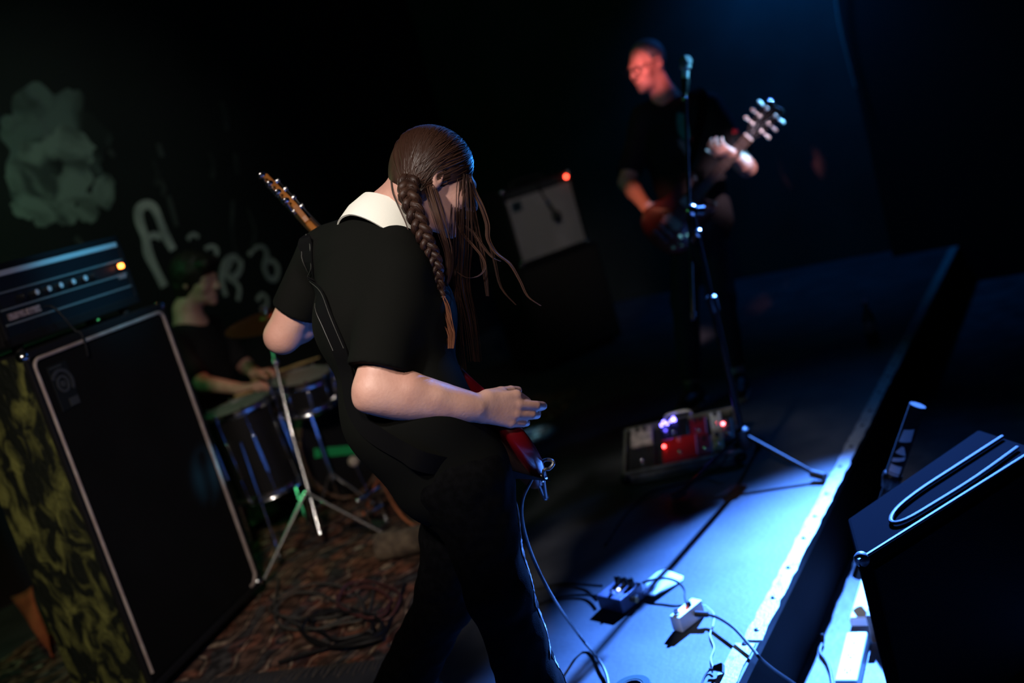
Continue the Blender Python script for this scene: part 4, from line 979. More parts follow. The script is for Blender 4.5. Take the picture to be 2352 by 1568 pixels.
# ------------------------------------------------------------------ people: shared builders
M_SKIN = mat('skin', (.55, .29, .225), .5, color2=(.63, .36, .285), scale=14, detail=5, bump=.08, bscale=150)
M_SHIRT = mat('black_jersey', (.0042, .0045, .0038), .9, bump=.1, bscale=500, spec=.08)
M_COLLAR = mat('white_collar_knit', (.82, .82, .74), .8, bump=.15, bscale=600)
M_JEANS = mat('black_denim', (.002, .002, .0024), .9, color2=(.0035, .0035, .0042), scale=60, bump=.2, bscale=400, spec=.05)
M_HAIR = mat('brown_hair', (.024, .0095, .006), .52, color2=(.045, .019, .011), scale=30, detail=4, stretch=(1, 1, .3), spec=.35)
M_SHOE = mat('black_shoe', (.012, .012, .012), .5)
M_SOLE = mat('shoe_sole', (.25, .24, .22), .6)
def head_sdf(F, c, r, f, u, s=1.0, k=.02, neck=None, nr=.058):
    P = lambda x, y, z: c + (r * x + f * y + u * z) * s
    ax = (r, f, u)
    F.ell(P(0, -.012, .032), ax, (.076 * s, .096 * s, .086 * s), .03)
    F.ell(P(0, .036, -.030), ax, (.060 * s, .060 * s, .086 * s), .03)
    F.ell(P(0, .045, -.078), ax, (.047 * s, .046 * s, .034 * s), .02)
    F.ell(P(0, .080, -.104), ax, (.022 * s, .018 * s, .018 * s), .02)
    for sx in (-1, 1):
        F.ell(P(sx * .042, .062, -.030), ax, (.022 * s, .022 * s, .024 * s), .02)
        F.cone(P(sx * .012, .092, .018), P(sx * .045, .074, .016), .012 * s, .010 * s, .015)
        F.ell(P(sx * .032, .101, -.004), ax, (.018 * s, .013 * s, .011 * s), .012, 'sub')
        F.ell(P(sx * .032, .083, -.005), ax, (.0125 * s,) * 3, .003)
        F.ell(P(sx * .077, -.012, -.004), ax, (.010 * s, .0165 * s, .028 * s), .005)
        F.ell(P(sx * .088, -.008, .001), ax, (.008 * s, .0085 * s, .016 * s), .004, 'sub')
    F.cone(P(0, .094, .012), P(0, .116, -.030), .009 * s, .012 * s, .012)
    for sx in (-1, 1): F.ell(P(sx * .012, .104, -.034), ax, (.009 * s, .011 * s, .008 * s), .008)
    F.ell(P(0, .094, -.062), ax, (.024 * s, .012 * s, .007 * s), .006)
    F.ell(P(0, .092, -.074), ax, (.021 * s, .012 * s, .008 * s), .006)
    F.ell(P(0, .107, -.068), ax, (.020 * s, .008 * s, .0022 * s), .003, 'sub')
    if neck is not None: F.cone(P(0, -.018, -.055), neck, nr * s, nr * 1.06 * s, .03)
def hand_sdf(F, wrist, d, palm, thumb, curls, tdir=None, s=1.0, spread=.05, tcurl=.4, sps=(1.3, .4, -.5, -1.5), fat=1.0):
    """d: wrist to knuckles, palm: way the palm faces, thumb: thumb side"""
    d = Vector(d).normalized(); palm = Vector(palm); palm = (palm - d * palm.dot(d)).normalized(); th = Vector(thumb); th = (th - d * th.dot(d) - palm * th.dot(palm)).normalized()
    wr = Vector(wrist); LEN = ((.043, .026, .021), (.047, .030, .022), (.043, .028, .021), (.034, .021, .018))
    F.cone(wr - d * .02, wr + d * .015, .026 * s, .024 * s, .015, palm, .72)
    kn = []
    for i in range(4):
        off = (.031, .0105, -.010, -.029)[i]; L0 = (.088, .092, .087, .078)[i]
        k = wr + d * L0 * s + th * off * s - palm * (.004 if i in (1, 2) else .0) * s; kn.append(k)
        F.cone(wr + d * .012 * s + th * off * .55 * s, k, .0155 * s, .0115 * s, .012, palm, .9)
    for i in range(4):
        m, p, t = curls[i]; ang = 0; q = kn[i]; sp = sps[i] * spread
        base = (d + th * sp).normalized(); rr = (.0098, .0100, .0095, .0085)[i] * s * fat
        for j, a in enumerate((m, p, t)):
            ang += a; dd = base * math.cos(ang) + palm * math.sin(ang); q2 = q + dd * LEN[i][j] * s
            F.cone(q, q2, rr * (1 - .08 * j), rr * (.94 - .09 * j), .0012 if j else .004); q = q2
    tb = wr + d * .022 * s + th * .024 * s + palm * .006 * s
    td = Vector(tdir).normalized() if tdir is not None else (d * .75 + th * .55 + palm * .35).normalized()
    t1 = tb + td * .044 * s; F.cone(tb, t1, .0165 * s, .0125 * s, .012)
    td2 = (td + (d * .5 - th * .35 + palm * .3) * tcurl).normalized(); t2 = t1 + td2 * .034 * s; F.cone(t1, t2, .012 * s, .0105 * s, .004)
    td3 = (td2 + (d * .35 - th * .35 + palm * .3) * tcurl).normalized(); F.cone(t2, t2 + td3 * .027 * s, .0105 * s, .0085 * s, .003)
def merge(A, B, k=0.0):
    full = tuple(slice(0, n) for n in A.f.shape); A._mix(full, B.f, k)
def field_obj(F, name, m, parent=None, **k):
    V, Q = F.mesh(); return mesh_obj(name, V, Q, m, parent, **k)
def shoe(parent, ankle, fdir, L=.27, m=None, z0=0.0):
    f = Vector((fdir[0], fdir[1], 0)).normalized(); r = f.cross(UP); a = Vector((ankle[0], ankle[1], z0))
    lo = a - Vector((.2, .2, 0)); F = Field(np.array(a - Vector((.25, .25, .01))), np.array(a + Vector((.25, .25, .16))), .006)
    F.chain([a - f * .045 + UP * .045, a + f * .06 + UP * .042, a + f * .165 + UP * .034], [.036, .040, .032], .02, r, 1.15)
    F.cone(a + UP * .04, a + UP * .105, .042, .040, .03)
    F.cut(a + UP * .012, -UP); F.cut(a + UP * .125, UP)
    o = field_obj(F, 'shoe', m or M_SHOE, parent)
    S = Field(np.array(a - Vector((.25, .25, .01))), np.array(a + Vector((.25, .25, .06))), .005)
    S.chain([a - f * .05 + UP * .012, a + f * .06 + UP * .012, a + f * .17 + UP * .012], [.038, .043, .036], .01, r, 1.12); S.cut(a + UP * .002, -UP); S.cut(a + UP * .020, UP)
    field_obj(S, 'sole', M_SOLE, o)
    return o
def lock(parent, pts, width, n, r=.0011, m=None, seed=0, core=True, name='hair_lock', taper=.25):
    """bundle of hair following pts [(u, v, depth)]"""
    rnd = random.Random(seed); P = [at(*p) for p in pts]; g = G(); N = len(P); m = m or M_HAIR
    for i in range(n):
        a = rnd.uniform(-1, 1); b = rnd.uniform(-.5, .5); fr = rnd.uniform(.0, 1.0); Q = []; R = []
        for j, p in enumerate(P):
            t = j / (N - 1); wv = width * (1 - (1 - taper) * t) * (.5 + .9 * math.sin(min(1, t * 1.6 + .25) * 1.6))
            wob = .25 * math.sin(t * 6 + fr * 6)
            Q.append(p + IR * (a + wob * .4) * wv / 2 + _F * b * wv + IU * wob * wv * .1); R.append(r * (1 - .6 * t))
        g.tube(Q, R, 5, smooth=4)
    if core:
        g.tube(P, [max(width * .18 * (1 - .85 * j / (N - 1)), .0012) for j in range(N)], 8, smooth=4, flat=.6)
    return g.build(name, m, parent)

# ------------------------------------------------------------------ the bassist
BF = Vector((.80, .60, 0)); BL = Vector((-.60, .80, 0))            # facing, own left
hipc = at(1030, 1085, 2.28); waist = at(934, 950, 2.27); chest = at(878, 730, 2.28); upch = at(852, 590, 2.31); neckb = at(886, 520, 2.32)
rsh, relb, rwri = at(918, 632, 2.17), at(862, 898, 2.10), at(1090, 936, 2.16)
lsh, lelb, lwri = at(738, 592, 2.46), at(648, 772, 2.50), at(775, 690, 2.66)
hd = at(996, 414, 2.29); HS_ = .94
hf = (Vector((.955, .295, 0)) * .82 - UP * .57).normalized(); HR, HF_, HU = frame(hf, UP)
rhip, rknee = at(1078, 1125, 2.20), at(1142, 1350, 2.20); rsh_p = at(1218, 1568, 2.24)
rank = rknee + (rsh_p - rknee) * ((rknee.z - .09) / (rknee.z - rsh_p.z))
lhip, lknee = at(1055, 1130, 2.38), at(1024, 1370, 2.52); lsh_p = at(938, 1545, 2.68)
lank = lknee + (lsh_p - lknee) * ((lknee.z - .09) / (lknee.z - lsh_p.z))
allp = [hipc, rsh, relb, rwri, lsh, lelb, lwri, hd, rank, lank, at(1250, 940, 2.3), hd + UP * .1]
lo = [min(p[i] for p in allp) - .16 for i in range(3)]; hi = [max(p[i] for p in allp) + .16 for i in range(3)]
B = Field(lo, hi, .004)
B.chain([hipc, waist, chest, upch], [.105, .10, .10, .085], .05, BL, 1.35)
B.cone(rsh, lsh, .055, .055, .05)
B.chain([rsh, relb], [.052, .046], .04); B.chain([relb] + [relb.lerp(rwri, t) for t in (.14, .28, .42, .56, .70, .85)] + [rwri], [.044, .0465, .0470, .0440, .0400, .0355, .0310, .0280], .02)
B.chain([lsh, lelb], [.052, .044], .04); B.chain([lelb, lelb.lerp(lwri, .3), lwri], [.042, .044, .028], .015)
B.cone(relb, at(836, 920, 2.095), .030, .020, .014)
B.chain([at(892, 868, 2.10), at(940, 893, 2.105), at(1000, 912, 2.12), at(1050, 925, 2.14)], [.026, .034, .027, .018], .012)
kdir = at(1180, 940, 2.205) - rwri
hn = (CAMPOS - rwri).normalized()
hand_sdf(B, rwri + kdir.normalized() * .01, kdir, -hn + BF * .1, IU + IR * .1, [(.45, .60, .30), (.12, .48, .32), (.15, .50, .34), (.18, .52, .36)], tdir=(kdir.normalized() * .85 + IU * .30 - hn * .45), s=1.03, tcurl=.25, sps=(-8, -.3, -.1, .3), fat=1.22)
hand_sdf(B, lwri, at(850, 640, 2.66) - lwri, BF * -.3 + UP * .8, IU, [(.5, .9, .5)] * 4, s=.95)
B.chain([rhip, rknee, rank], [.075, .052, .04], .04); B.chain([lhip, lknee, lank], [.075, .052, .04], .04)
head_sdf(B, hd, HR, HF_, HU, HS_, neck=None)
nk = at(896, 514, 2.32)
B.cone(hd - HU * .045 - HF_ * .042, nk, .060, .070, .03); B.cone(nk, upch, .066, .08, .04)
person = field_obj(B, 'person', M_SKIN, None, label='long-haired bassist in black polo shirt with white collar, leaning over', category='person')
del B
# polo shirt
lo2 = [min(p[i] for p in (hipc, waist, chest, rsh, lsh, relb, lelb, upch)) - .24 for i in range(3)]; hi2 = [max(p[i] for p in (hipc, waist, chest, rsh, lsh, upch)) + .24 for i in range(3)]
S = Field(lo2, hi2, .0055)
S.chain([hipc + (waist - hipc) * .0, waist, chest, upch], [.128, .126, .128, .100], .06, BL, 1.33)
S.cone(rsh.lerp(lsh, .12), rsh.lerp(lsh, .88), .066, .066, .06)
S.cone(rsh.lerp(neckb, .25), neckb - UP * .02, .06, .07, .05); S.cone(lsh.lerp(neckb, .25), neckb - UP * .02, .06, .07, .05)
S.cone(chest, chest + BF * .03, .125, .12, .06, BL, 1.25)
for a, e, rr, hemt, in_r in ((rsh, relb, (.072, .070), .83, .060), (lsh, lelb, (.060, .057), .68, .05)):
    T = Field(lo2, hi2, .0055); ax = (e - a).normalized(); hem = a.lerp(e, hemt)
    T.cone(a + (Vector((0, 0, 0))), a.lerp(e, 1.0), rr[0], rr[1], .01); T.cut(hem, ax)
    merge(S, T, .025)
S.wrinkle(.0045, 34, 4, 7); S.wrinkle(.006, 14, 9, 5)
for a, e, hemt, in_r in ((rsh, relb, .83, .056), (lsh, lelb, .68, .048)):     # open sleeve mouths
    ax = (e - a).normalized(); hem = a.lerp(e, hemt)
    S.cone(hem + ax * (in_r - .03), hem + ax * .08, in_r, in_r, .003, op='sub')
S.cut(hipc - UP * .09, (hipc - waist).normalized())
nkd = (BF * .68 + UP * .73).normalized()
S.cone(nk - nkd * .0, nk + nkd * .25, .072, .072, .006, op='sub')
shirt = field_obj(S, 'polo_shirt', M_SHIRT, person)
# collar: folded band around the neck, open at the throat
colc = at(888, 538, 2.30)
e_l = (BL - nkd * BL.dot(nkd)).normalized(); e_b = nkd.cross(e_l).normalized()
if e_b.dot(-BF) < 0: e_b = -e_b
g = G(); n = 44; vs = []; fs = []
for i in range(n + 1):
    t = -2.6 + 5.2 * i / n                                   # 0 = back of the neck
    rd_ = e_b * math.cos(t) + e_l * math.sin(t); fr = abs(t) / 2.6
    rise = .060 * (1 - .35 * fr); flare = .106 + .004 * math.cos(2 * t) + .03 * fr
    drop = -.008 - .085 * fr ** 1.5
    inn0 = colc + rd_ * .078 + nkd * (-.01); top = colc + rd_ * .081 + nkd * rise; top2 = colc + rd_ * .087 + nkd * (rise + .003); out = colc + rd_ * flare + nkd * drop; out2 = colc + rd_ * (flare - .004) + nkd * (drop - .001)
    mid = top2.lerp(out, .5) + rd_ * .005
    und = top.lerp(out2, .5)
    vs += [inn0, top, top2, mid, out, out2, und]
K = 7
for i in range(n):
    for q in range(K): p = (q + 1) % K; fs.append((i * K + q, i * K + p, (i + 1) * K + p, (i + 1) * K + q))
g.add(vs, fs); g.build('collar', M_COLLAR, person, label='white knitted polo collar')
# jeans
lo3 = [min(p[i] for p in (hipc, rank, lank, rknee, lknee)) - .2 for i in range(3)]; hi3 = [max(p[i] for p in (hipc, waist, rank, lank)) + .2 for i in range(3)]
lo3[2] = .0
J = Field(lo3, hi3, .006)
J.cone(hipc + (waist - hipc) * .35, hipc, .108, .112, .05, BL, 1.3)
J.cone(hipc, (rhip + lhip) / 2, .11, .10, .05, BL, 1.25)
J.chain([rhip, rknee, rank], [.090, .070, .072], .05, kj=.03); J.chain([lhip, lknee, lank], [.090, .072, .074], .05, kj=.03)
J.wrinkle(.006, 40, 2, 6); J.wrinkle(.004, 85, 12, 5)
J.cut(Vector((0, 0, .035)), -UP)
jeans = field_obj(J, 'jeans', M_JEANS, person)
M_RIMLIGHT = mat('painted_rim_light', (.55, .55, .55), .9, color2=(.12, .12, .13), scale=45, detail=5, lo=.42, hi=.62)  # pale colour put on the leg edge to carry the blue rim light
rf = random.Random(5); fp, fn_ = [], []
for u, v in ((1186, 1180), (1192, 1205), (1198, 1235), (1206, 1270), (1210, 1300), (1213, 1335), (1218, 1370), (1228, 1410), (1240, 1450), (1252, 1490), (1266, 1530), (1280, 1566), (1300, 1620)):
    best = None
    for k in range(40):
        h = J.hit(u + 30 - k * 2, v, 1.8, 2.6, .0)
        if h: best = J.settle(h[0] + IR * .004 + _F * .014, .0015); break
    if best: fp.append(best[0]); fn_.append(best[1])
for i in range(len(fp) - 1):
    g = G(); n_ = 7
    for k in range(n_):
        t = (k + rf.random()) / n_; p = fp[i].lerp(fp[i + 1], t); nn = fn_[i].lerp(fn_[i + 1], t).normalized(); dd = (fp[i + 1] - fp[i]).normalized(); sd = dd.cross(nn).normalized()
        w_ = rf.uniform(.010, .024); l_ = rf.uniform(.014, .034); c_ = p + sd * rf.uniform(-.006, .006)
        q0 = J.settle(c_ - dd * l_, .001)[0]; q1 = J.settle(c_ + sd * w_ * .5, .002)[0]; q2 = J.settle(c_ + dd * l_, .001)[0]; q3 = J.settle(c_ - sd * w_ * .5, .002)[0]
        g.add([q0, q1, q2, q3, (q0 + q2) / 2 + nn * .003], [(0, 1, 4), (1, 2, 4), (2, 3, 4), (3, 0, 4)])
    g.build('rim_light_tufts', M_RIMLIGHT, person, label='pale tufts standing in for rim light along the outer jeans leg', kind='stuff')
shoe(person, rank, BF + BL * -.25); shoe(person, lank, BF + BL * .5)
# hair
M_HAIRS = mat('brown_hair_strands', (.040, .0165, .010), .45, spec=.4)
C = Field(np.array(hd) - .2, np.array(hd) + .2, .005)
Pp = lambda x, y, z: hd + (HR * x + HF_ * y + HU * z) * HS_
C.ell(Pp(0, -.014, .034), (HR, HF_, HU), (.079, .0955, .087), .02)
C.ell(Pp(0, -.050, -.004), (HR, HF_, HU), (.070, .055, .062), .025)
C.cone(Pp(.02, -.065, -.025), Pp(.055, -.045, -.04), .035, .03, .02)
C.ell(Pp(.0, .080, -.062), (HR, HF_, HU), (.09, .075, .080), .012, 'sub')
C.ell(Pp(.085, -.006, -.008), (HR, HF_, HU), (.03, .022, .030), .008, 'sub')
C.cone(nk + nkd * -.05, hd - HU * .055 - HF_ * .035, .062, .056, .01, op='sub')
cap = field_obj(C, 'hair_cap', M_HAIR, person)
broot = at(946, 425, 2.19)
g = G(); rnd = random.Random(3)
bl_ = np.array(broot)
for i in range(430):
    yy = rnd.uniform(-.085, .088); xx = rnd.uniform(-.055, .012)
    st = Pp(xx, yy, .125 - (yy / .10) ** 2 * .05); pts = []
    end = broot + IR * rnd.uniform(-.016, .016) + IU * rnd.uniform(-.012, .022) + _F * rnd.uniform(0, .02)
    ctr = Pp(0, -.014, .03); ok = True; d0 = (st - ctr).normalized(); d1 = (end - ctr).normalized()
    for k in range(9):
        t = k / 8; dd = (d0 * (1 - t) + d1 * t + HU * .10 * math.sin(t * 3.14)).normalized(); q = ctr + dd * (.10 if t < .9 else (end - ctr).length)
        p, nn = C.settle(q, rnd.uniform(.0002, .0026), 8)
        if (p - hd).length > .17: ok = False
        pts.append(p)
    if ok: g.tube(pts, rnd.uniform(.0008, .0018), 4, smooth=2)
g.build('hair_strands', M_HAIRS, person, kind='stuff')
# braid of three strands
bp = [(944, 398, 2.235), (939, 420, 2.19), (939, 447, 2.175), (951, 484, 2.165), (966, 522, 2.16), (980, 555, 2.16), (994, 586, 2.165), (1003, 619, 2.17), (1007, 650, 2.175), (1012, 682, 2.18)]
BP, _ = catmull([at(*p) for p in bp], None, 14, False); nB = len(BP)
for s_ in range(3):
    Q = []; R = []
    for i, p in enumerate(BP):
        t = i / (nB - 1); w = .017 * (1 - .55 * t); ph = 2 * math.pi * (4.6 * t) + s_ * 2.0944
        sd = (IR * .97 + IU * .24)
        Q.append(p + sd * math.sin(ph) * w - _F * (.5 * w * math.sin(2 * ph))); R.append(w * .66)
    g = G(); g.tube(Q, R, 9, smooth=0)
    rr = random.Random(s_)
    for h in range(10):
        a0 = rr.uniform(0, 6.28); Q2 = []
        for i in range(0, nB, 2):
            tg = (Q[min(i + 1, nB - 1)] - Q[max(i - 1, 0)]).normalized(); e = tg.orthogonal().normalized(); e2 = tg.cross(e)
            Q2.append(Q[i] + (e * math.cos(a0 + i * .02) + e2 * math.sin(a0 + i * .02)) * R[i] * 1.0)
        g.tube(Q2, .0012, 4, smooth=0)
    g.build('braid_strand', M_HAIR, person)
G().torus(BP[-1], BP[-1] - BP[-3], .0085, .003, 16, 6).build('hair_tie', M_RUBBER, person)
M_HAIRR = mat('reddish_hair_tip', (.16, .06, .03), .4, spec=.5)
lock(person, [(1010, 680, 2.18), (1018, 705, 2.18), (1028, 740, 2.18), (1037, 770, 2.18), (1036, 800, 2.18)], .030, 26, .0012, M_HAIRR, 1, taper=.35)
M_HAIRL = mat('loose_hair', (.075, .036, .024), .38, spec=.6)
lock(person, [(984, 418, 2.225), (990, 440, 2.205), (1004, 486, 2.19), (1018, 535, 2.20), (1030, 580, 2.215), (1031, 625, 2.22), (1022, 660, 2.225)], .026, 26, .0010, M_HAIRL, 2)
lock(person, [(1076, 400, 2.27), (1090, 440, 2.27), (1107, 475, 2.27), (1120, 515, 2.27), (1122, 548, 2.27), (1140, 580, 2.27), (1172, 606, 2.27), (1195, 645, 2.27), (1212, 680, 2.27), (1242, 702, 2.27)], .011, 14, .0009, M_HAIRL, 3)
lock(person, [(1062, 404, 2.255), (1058, 450, 2.255), (1052, 500, 2.27), (1062, 535, 2.27), (1085, 562, 2.27), (1107, 590, 2.27), (1114, 615, 2.27), (1098, 634, 2.27), (1070, 637, 2.27), (1044, 620, 2.27)], .008, 10, .0009, M_HAIRL, 4)
lock(person, [(1062, 515, 2.28), (1088, 535, 2.28), (1105, 560, 2.28), (1130, 590, 2.28), (1150, 600, 2.28)], .009, 8, .0008, M_HAIRL, 5)
lock(person, [(1066, 402, 2.265), (1066, 450, 2.27), (1064, 560, 2.29), (1060, 650, 2.30), (1078, 740, 2.30), (1090, 830, 2.30)], .050, 22, .0009, M_HAIR, 6, taper=.7)
lock(person, [(1058, 400, 2.26), (1056, 450, 2.265), (1050, 560, 2.28), (1045, 660, 2.29), (1050, 760, 2.29), (1060, 850, 2.29)], .034, 16, .0009, M_HAIR, 7, taper=.7)
lock(person, [(1074, 420, 2.27), (1092, 520, 2.29), (1110, 600, 2.29), (1120, 680, 2.29)], .022, 14, .0009, M_HAIR, 9)
lock(person, [(1122, 548, 2.275), (1135, 600, 2.28), (1150, 660, 2.28), (1185, 700, 2.28)], .008, 6, .0008, M_HAIR, 10)
lock(person, [(898, 415, 2.23), (903, 445, 2.22), (918, 480, 2.21), (933, 515, 2.20), (940, 540, 2.20)], .004, 5, .0008, M_HAIR, 8, core=False)

# bass guitar held in front of the body
def guitar_body(outline, tail, N, W, Bn, th, m, name, parent, edge=None):
    pts, _ = catmull([Vector((x, y, 0)) for x, y in outline], None, 5, True)
    g = G(); n = len(pts); Z = Bn
    c = Vector((sum(p.x for p in pts) / n, sum(p.y for p in pts) / n, 0)); vs = []; fs = []
    rows = [(.0, .94), (.12, .985), (.3, 1.0), (.7, 1.0), (.88, .985), (1.0, .94)]
    for z, s_ in rows:
        for p in pts:
            q = c + (p - c) * s_; vs.append(tail + N * q.x + W * q.y + Z * (th * (z - .5)))
    for k in range(len(rows) - 1):
        for i in range(n): j = (i + 1) % n; fs.append((k * n + i, k * n + j, (k + 1) * n + j, (k + 1) * n + i))
    vs.append(tail + N * .22 + W * 0 - Z * th * .5); vs.append(tail + N * .22 + Z * th * .5); a = len(vs) - 2
    L = (len(rows) - 1) * n
    for i in range(n): j = (i + 1) % n; fs.append((a, j, i)); fs.append((a + 1, L + i, L + j))
    g.add(vs, fs); return g.build(name, m, parent)
PB = [(0, 0), (.005, .07), (.03, .125), (.08, .158), (.14, .162), (.20, .145), (.26, .125), (.32, .125), (.39, .142), (.46, .140), (.50, .118), (.49, .095), (.43, .075), (.385, .048), (.375, .0), (.385, -.05), (.42, -.08), (.43, -.11), (.40, -.135), (.34, -.132), (.27, -.122), (.20, -.142), (.12, -.165), (.05, -.155), (.012, -.09)]
tail = at(1243, 1092, 2.315); tipg = at(604, 420, 2.845)
GN = (tipg - tail).normalized(); GB = (BF + UP * .75); GB = (GB - GN * GB.dot(GN)).normalized(); GWd = GB.cross(GN).normalized()
if GWd.z < 0: GWd = -GWd
Lg = (tipg - tail).length
M_RED = mat('red_lacquer', (.11, .0015, .004), .3, coat=.35)
M_MAPLE = mat('orange_maple', (.55, .21, .05), .4, coat=.3, color2=(.40, .14, .03), scale=12, stretch=(1, 1, 1))
M_ROSE = mat('rosewood', (.05, .025, .015), .5)
M_PGUARD = mat('pickguard', (.6, .58, .52), .4)
bass = thing('bass_guitar', tail, 'red electric bass guitar with orange maple headstock held by the bassist', 'bass guitar')
def gp_(x, y, z): return tail + GN * x + GWd * y + GB * z
guitar_body(PB, tail, GN, GWd, GB, .044, M_RED, 'body', bass)
G().box(gp_(.66, 0, .012), (.66, .052, .020), GN, GWd, GN.cross(GWd)).build('neck', M_MAPLE, bass, smooth=False, bevel=.008)
zs = 1 if GN.cross(GWd).dot(GB) > 0 else -1
G().box(gp_(.66, 0, .024), (.66, .054, .006), GN, GWd, GN.cross(GWd)).build('fretboard', M_ROSE, bass, smooth=False)
for i in range(20):
    x = .99 - .86 * (1 - 2 ** (-(i + 1) / 12)); G().box(gp_(x, 0, .0275), (.002, .054, .002), GN, GWd, GN.cross(GWd)).build('fret', M_STEEL, bass, smooth=False)
HS = [(.985, -.028), (1.02, -.036), (1.05, -.030), (Lg - .06, -.026), (Lg - .02, -.02), (Lg, .01), (Lg - .02, .045), (Lg - .06, .05), (1.06, .060), (1.03, .058), (1.0, .035), (.985, .028)]
g = G(); g.prism(HS, tail + GB * (.004 if zs > 0 else .020), GN, GWd, .016); g.build('headstock', M_MAPLE, bass, smooth=False, bevel=.002)
for i in range(4):
    x = 1.035 + (Lg - 1.09) * i / 3; y0 = .052
    t_ = G().lathe(gp_(x, y0 - .018, .004), GB * -1, [(0, .011), (.006, .011), (.010, .006)], 12).build('tuner', M_CHROME, bass)
    G().cyl(gp_(x, y0 - .01, -.002), gp_(x, y0 + .028, -.002), .004, n=8).build('tuner_shaft', M_CHROME, t_)
    G().sphere(gp_(x, y0 + .035, -.002), .012, 10, GN, .5).build('tuner_key', M_CHROME, t_)
    G().lathe(gp_(x, y0 - .018, .02), GB, [(0, .007), (.012, .006), (.014, .007), (.016, .005)], 12).build('tuner_post', M_CHROME, t_)
    G().tube([gp_(.08, -.028 + i * .019, .034), gp_(.985, -.018 + i * .012, .031), gp_(x, y0 - .018, .030)], .0012, 5, smooth=0).build('string', M_STEEL, bass)
G().box(gp_(.08, 0, .027), (.05, .085, .012), GN, GWd, GN.cross(GWd)).build('bridge', M_CHROME, bass, smooth=False, bevel=.003)
G().box(gp_(.22, .01, .026), (.04, .09, .010), GN, GWd, GN.cross(GWd)).build('pickup', M_BLACKPLASTIC, bass, smooth=False, bevel=.003)
g = G(); g.prism([(.20, -.13), (.12, -.14), (.10, -.10), (.17, -.06), (.22, -.04), (.33, -.04), (.38, -.06), (.38, -.11), (.30, -.115)], tail + GB * (.0215 if zs > 0 else .0235), GN, GWd, .002 * zs); g.build('pickguard', M_PGUARD, bass, smooth=False)
for x, y in ((.10, -.11), (.06, -.08)):
    G().lathe(gp_(x, y, .023), GB, [(0, .011), (.012, .010), (.015, .008)], 14).build('control_knob', M_CHROME, bass)
G().lathe(gp_(.0, .0, 0), -GN, [(0, .006), (.008, .005), (.010, .009), (.014, .008)], 12).build('strap_button', M_CHROME, bass)
G().lathe(gp_(.495, .115, 0), GN, [(0, .006), (.008, .005), (.010, .009), (.014, .008)], 12).build('strap_button', M_CHROME, bass)
# jack plug and curling lead
G().tube([gp_(.03, -.10, 0), gp_(-.005, -.135, -.01)], .008, 10, smooth=0).build('jack_plug', M_CHROME, bass)
# strap across the back
M_STRAP = mat('black_strap', (.0035, .0035, .004), .85, spec=.06); M_STITCH = mat('strap_stitching', (.035, .035, .032), .6)
SPX = [(712, 548), (708, 575), (712, 610), (722, 650), (736, 690), (756, 740), (782, 800), (800, 860), (812, 930), (850, 985), (920, 1030), (1000, 1065)]
pts, nr = [], []
for u, v in SPX:
    h = S.hit(u, v, 1.9, 2.8, .003)
    if h: pts.append(h[0]); nr.append(h[1])
pts = [gp_(.51, .115, 0), (gp_(.51, .115, 0) + pts[0]) / 2 + UP * .05 + BF * .03] + pts + [gp_(-.012, 0, 0)]; nr = [UP, UP] + nr + [-BF]
G().ribbon(pts, nr, .048, .003, 5).build('strap', M_STRAP, bass)
for s_ in (-1, 1):
    q = []
    for i in range(2, 9):
        t = (pts[min(i + 1, len(pts) - 1)] - pts[max(i - 1, 0)]).normalized(); q.append(pts[i] + t.cross(nr[i]).normalized() * .019 * s_ + nr[i] * .0035)
    G().tube(q, .0011, 5, smooth=5).build('strap_stitching', M_STITCH, bass)
c0 = gp_(-.005, -.135, -.01)
P = [at(1232, 1098, 2.33), at(1250, 1090, 2.30), at(1268, 1072, 2.28), at(1270, 1060, 2.27), at(1255, 1058, 2.27)]
P = [c0] + [at(1248, 1085, 2.27), at(1262, 1076, 2.26), at(1271, 1064, 2.26), at(1264, 1056, 2.27), at(1246, 1060, 2.30), at(1222, 1100, 2.33), at(1200, 1150, 2.36), at(1202, 1210, 2.40), at(1228, 1290, 2.46), at(1275, 1380, 2.53), onz(1335, 1465, .035), onz(1385, 1530, .015), onz(1398, 1590, .012), onz(1380, 1660, .012), onz(1330, 1740, .012)]
G().tube(P, .0042, 8, smooth=6).build('instrument_cable', mat('blue_black_cable', (.035, .035, .04), .35), None, label='black instrument lead hanging from the bass guitar to the floor', category='cable')
del S, J, C

# ------------------------------------------------------------------ the singer with electric guitar
SF = Vector((-.45, -.89, 0)).normalized(); SL = Vector((.89, -.45, 0)).normalized()
sh_ = at(1487, 150, 4.98); sfw = Vector((-.83, -.55, -.06)).normalized(); R_, F_, U_ = frame(sfw, UP + Vector((.0, 0, 0)))
snk = at(1533, 232, 5.02); slsh, srsh = at(1630, 245, 4.90), at(1478, 272, 5.10)
selb, swri = at(1716, 385, 4.80), at(1688, 358, 4.66); relb2, rwri2 = at(1440, 418, 5.02), at(1488, 478, 4.86)
shp = at(1608, 500, 5.0); lhp, rhp = at(1632, 515, 4.96), at(1585, 510, 5.06)
lkn, lan = at(1658, 685, 4.86), at(1688, 845, 4.92); rkn = at(1572, 690, 4.98); ra_ = onz(1600, 930, 0); ran = Vector((ra_.x, ra_.y, .09))
lan.z = max(lan.z, .09)
allp = [sh_, slsh, srsh, selb, swri, relb2, rwri2, lan, ran, lkn]
lo = [min(p[i] for p in allp) - .2 for i in range(3)]; hi = [max(p[i] for p in allp) + .2 for i in range(3)]
B = Field(lo, hi, .0065)
stc = shp.lerp(snk, .6)
B.chain([shp, shp.lerp(snk, .35), stc, shp.lerp(snk, .85)], [.10, .095, .10, .08], .05, SL, 1.4)
B.cone(slsh, srsh, .05, .05, .05)
B.chain([slsh, selb], [.05, .043], .03); B.chain([selb, selb.lerp(swri, .35), swri], [.045, .044, .030], .015)
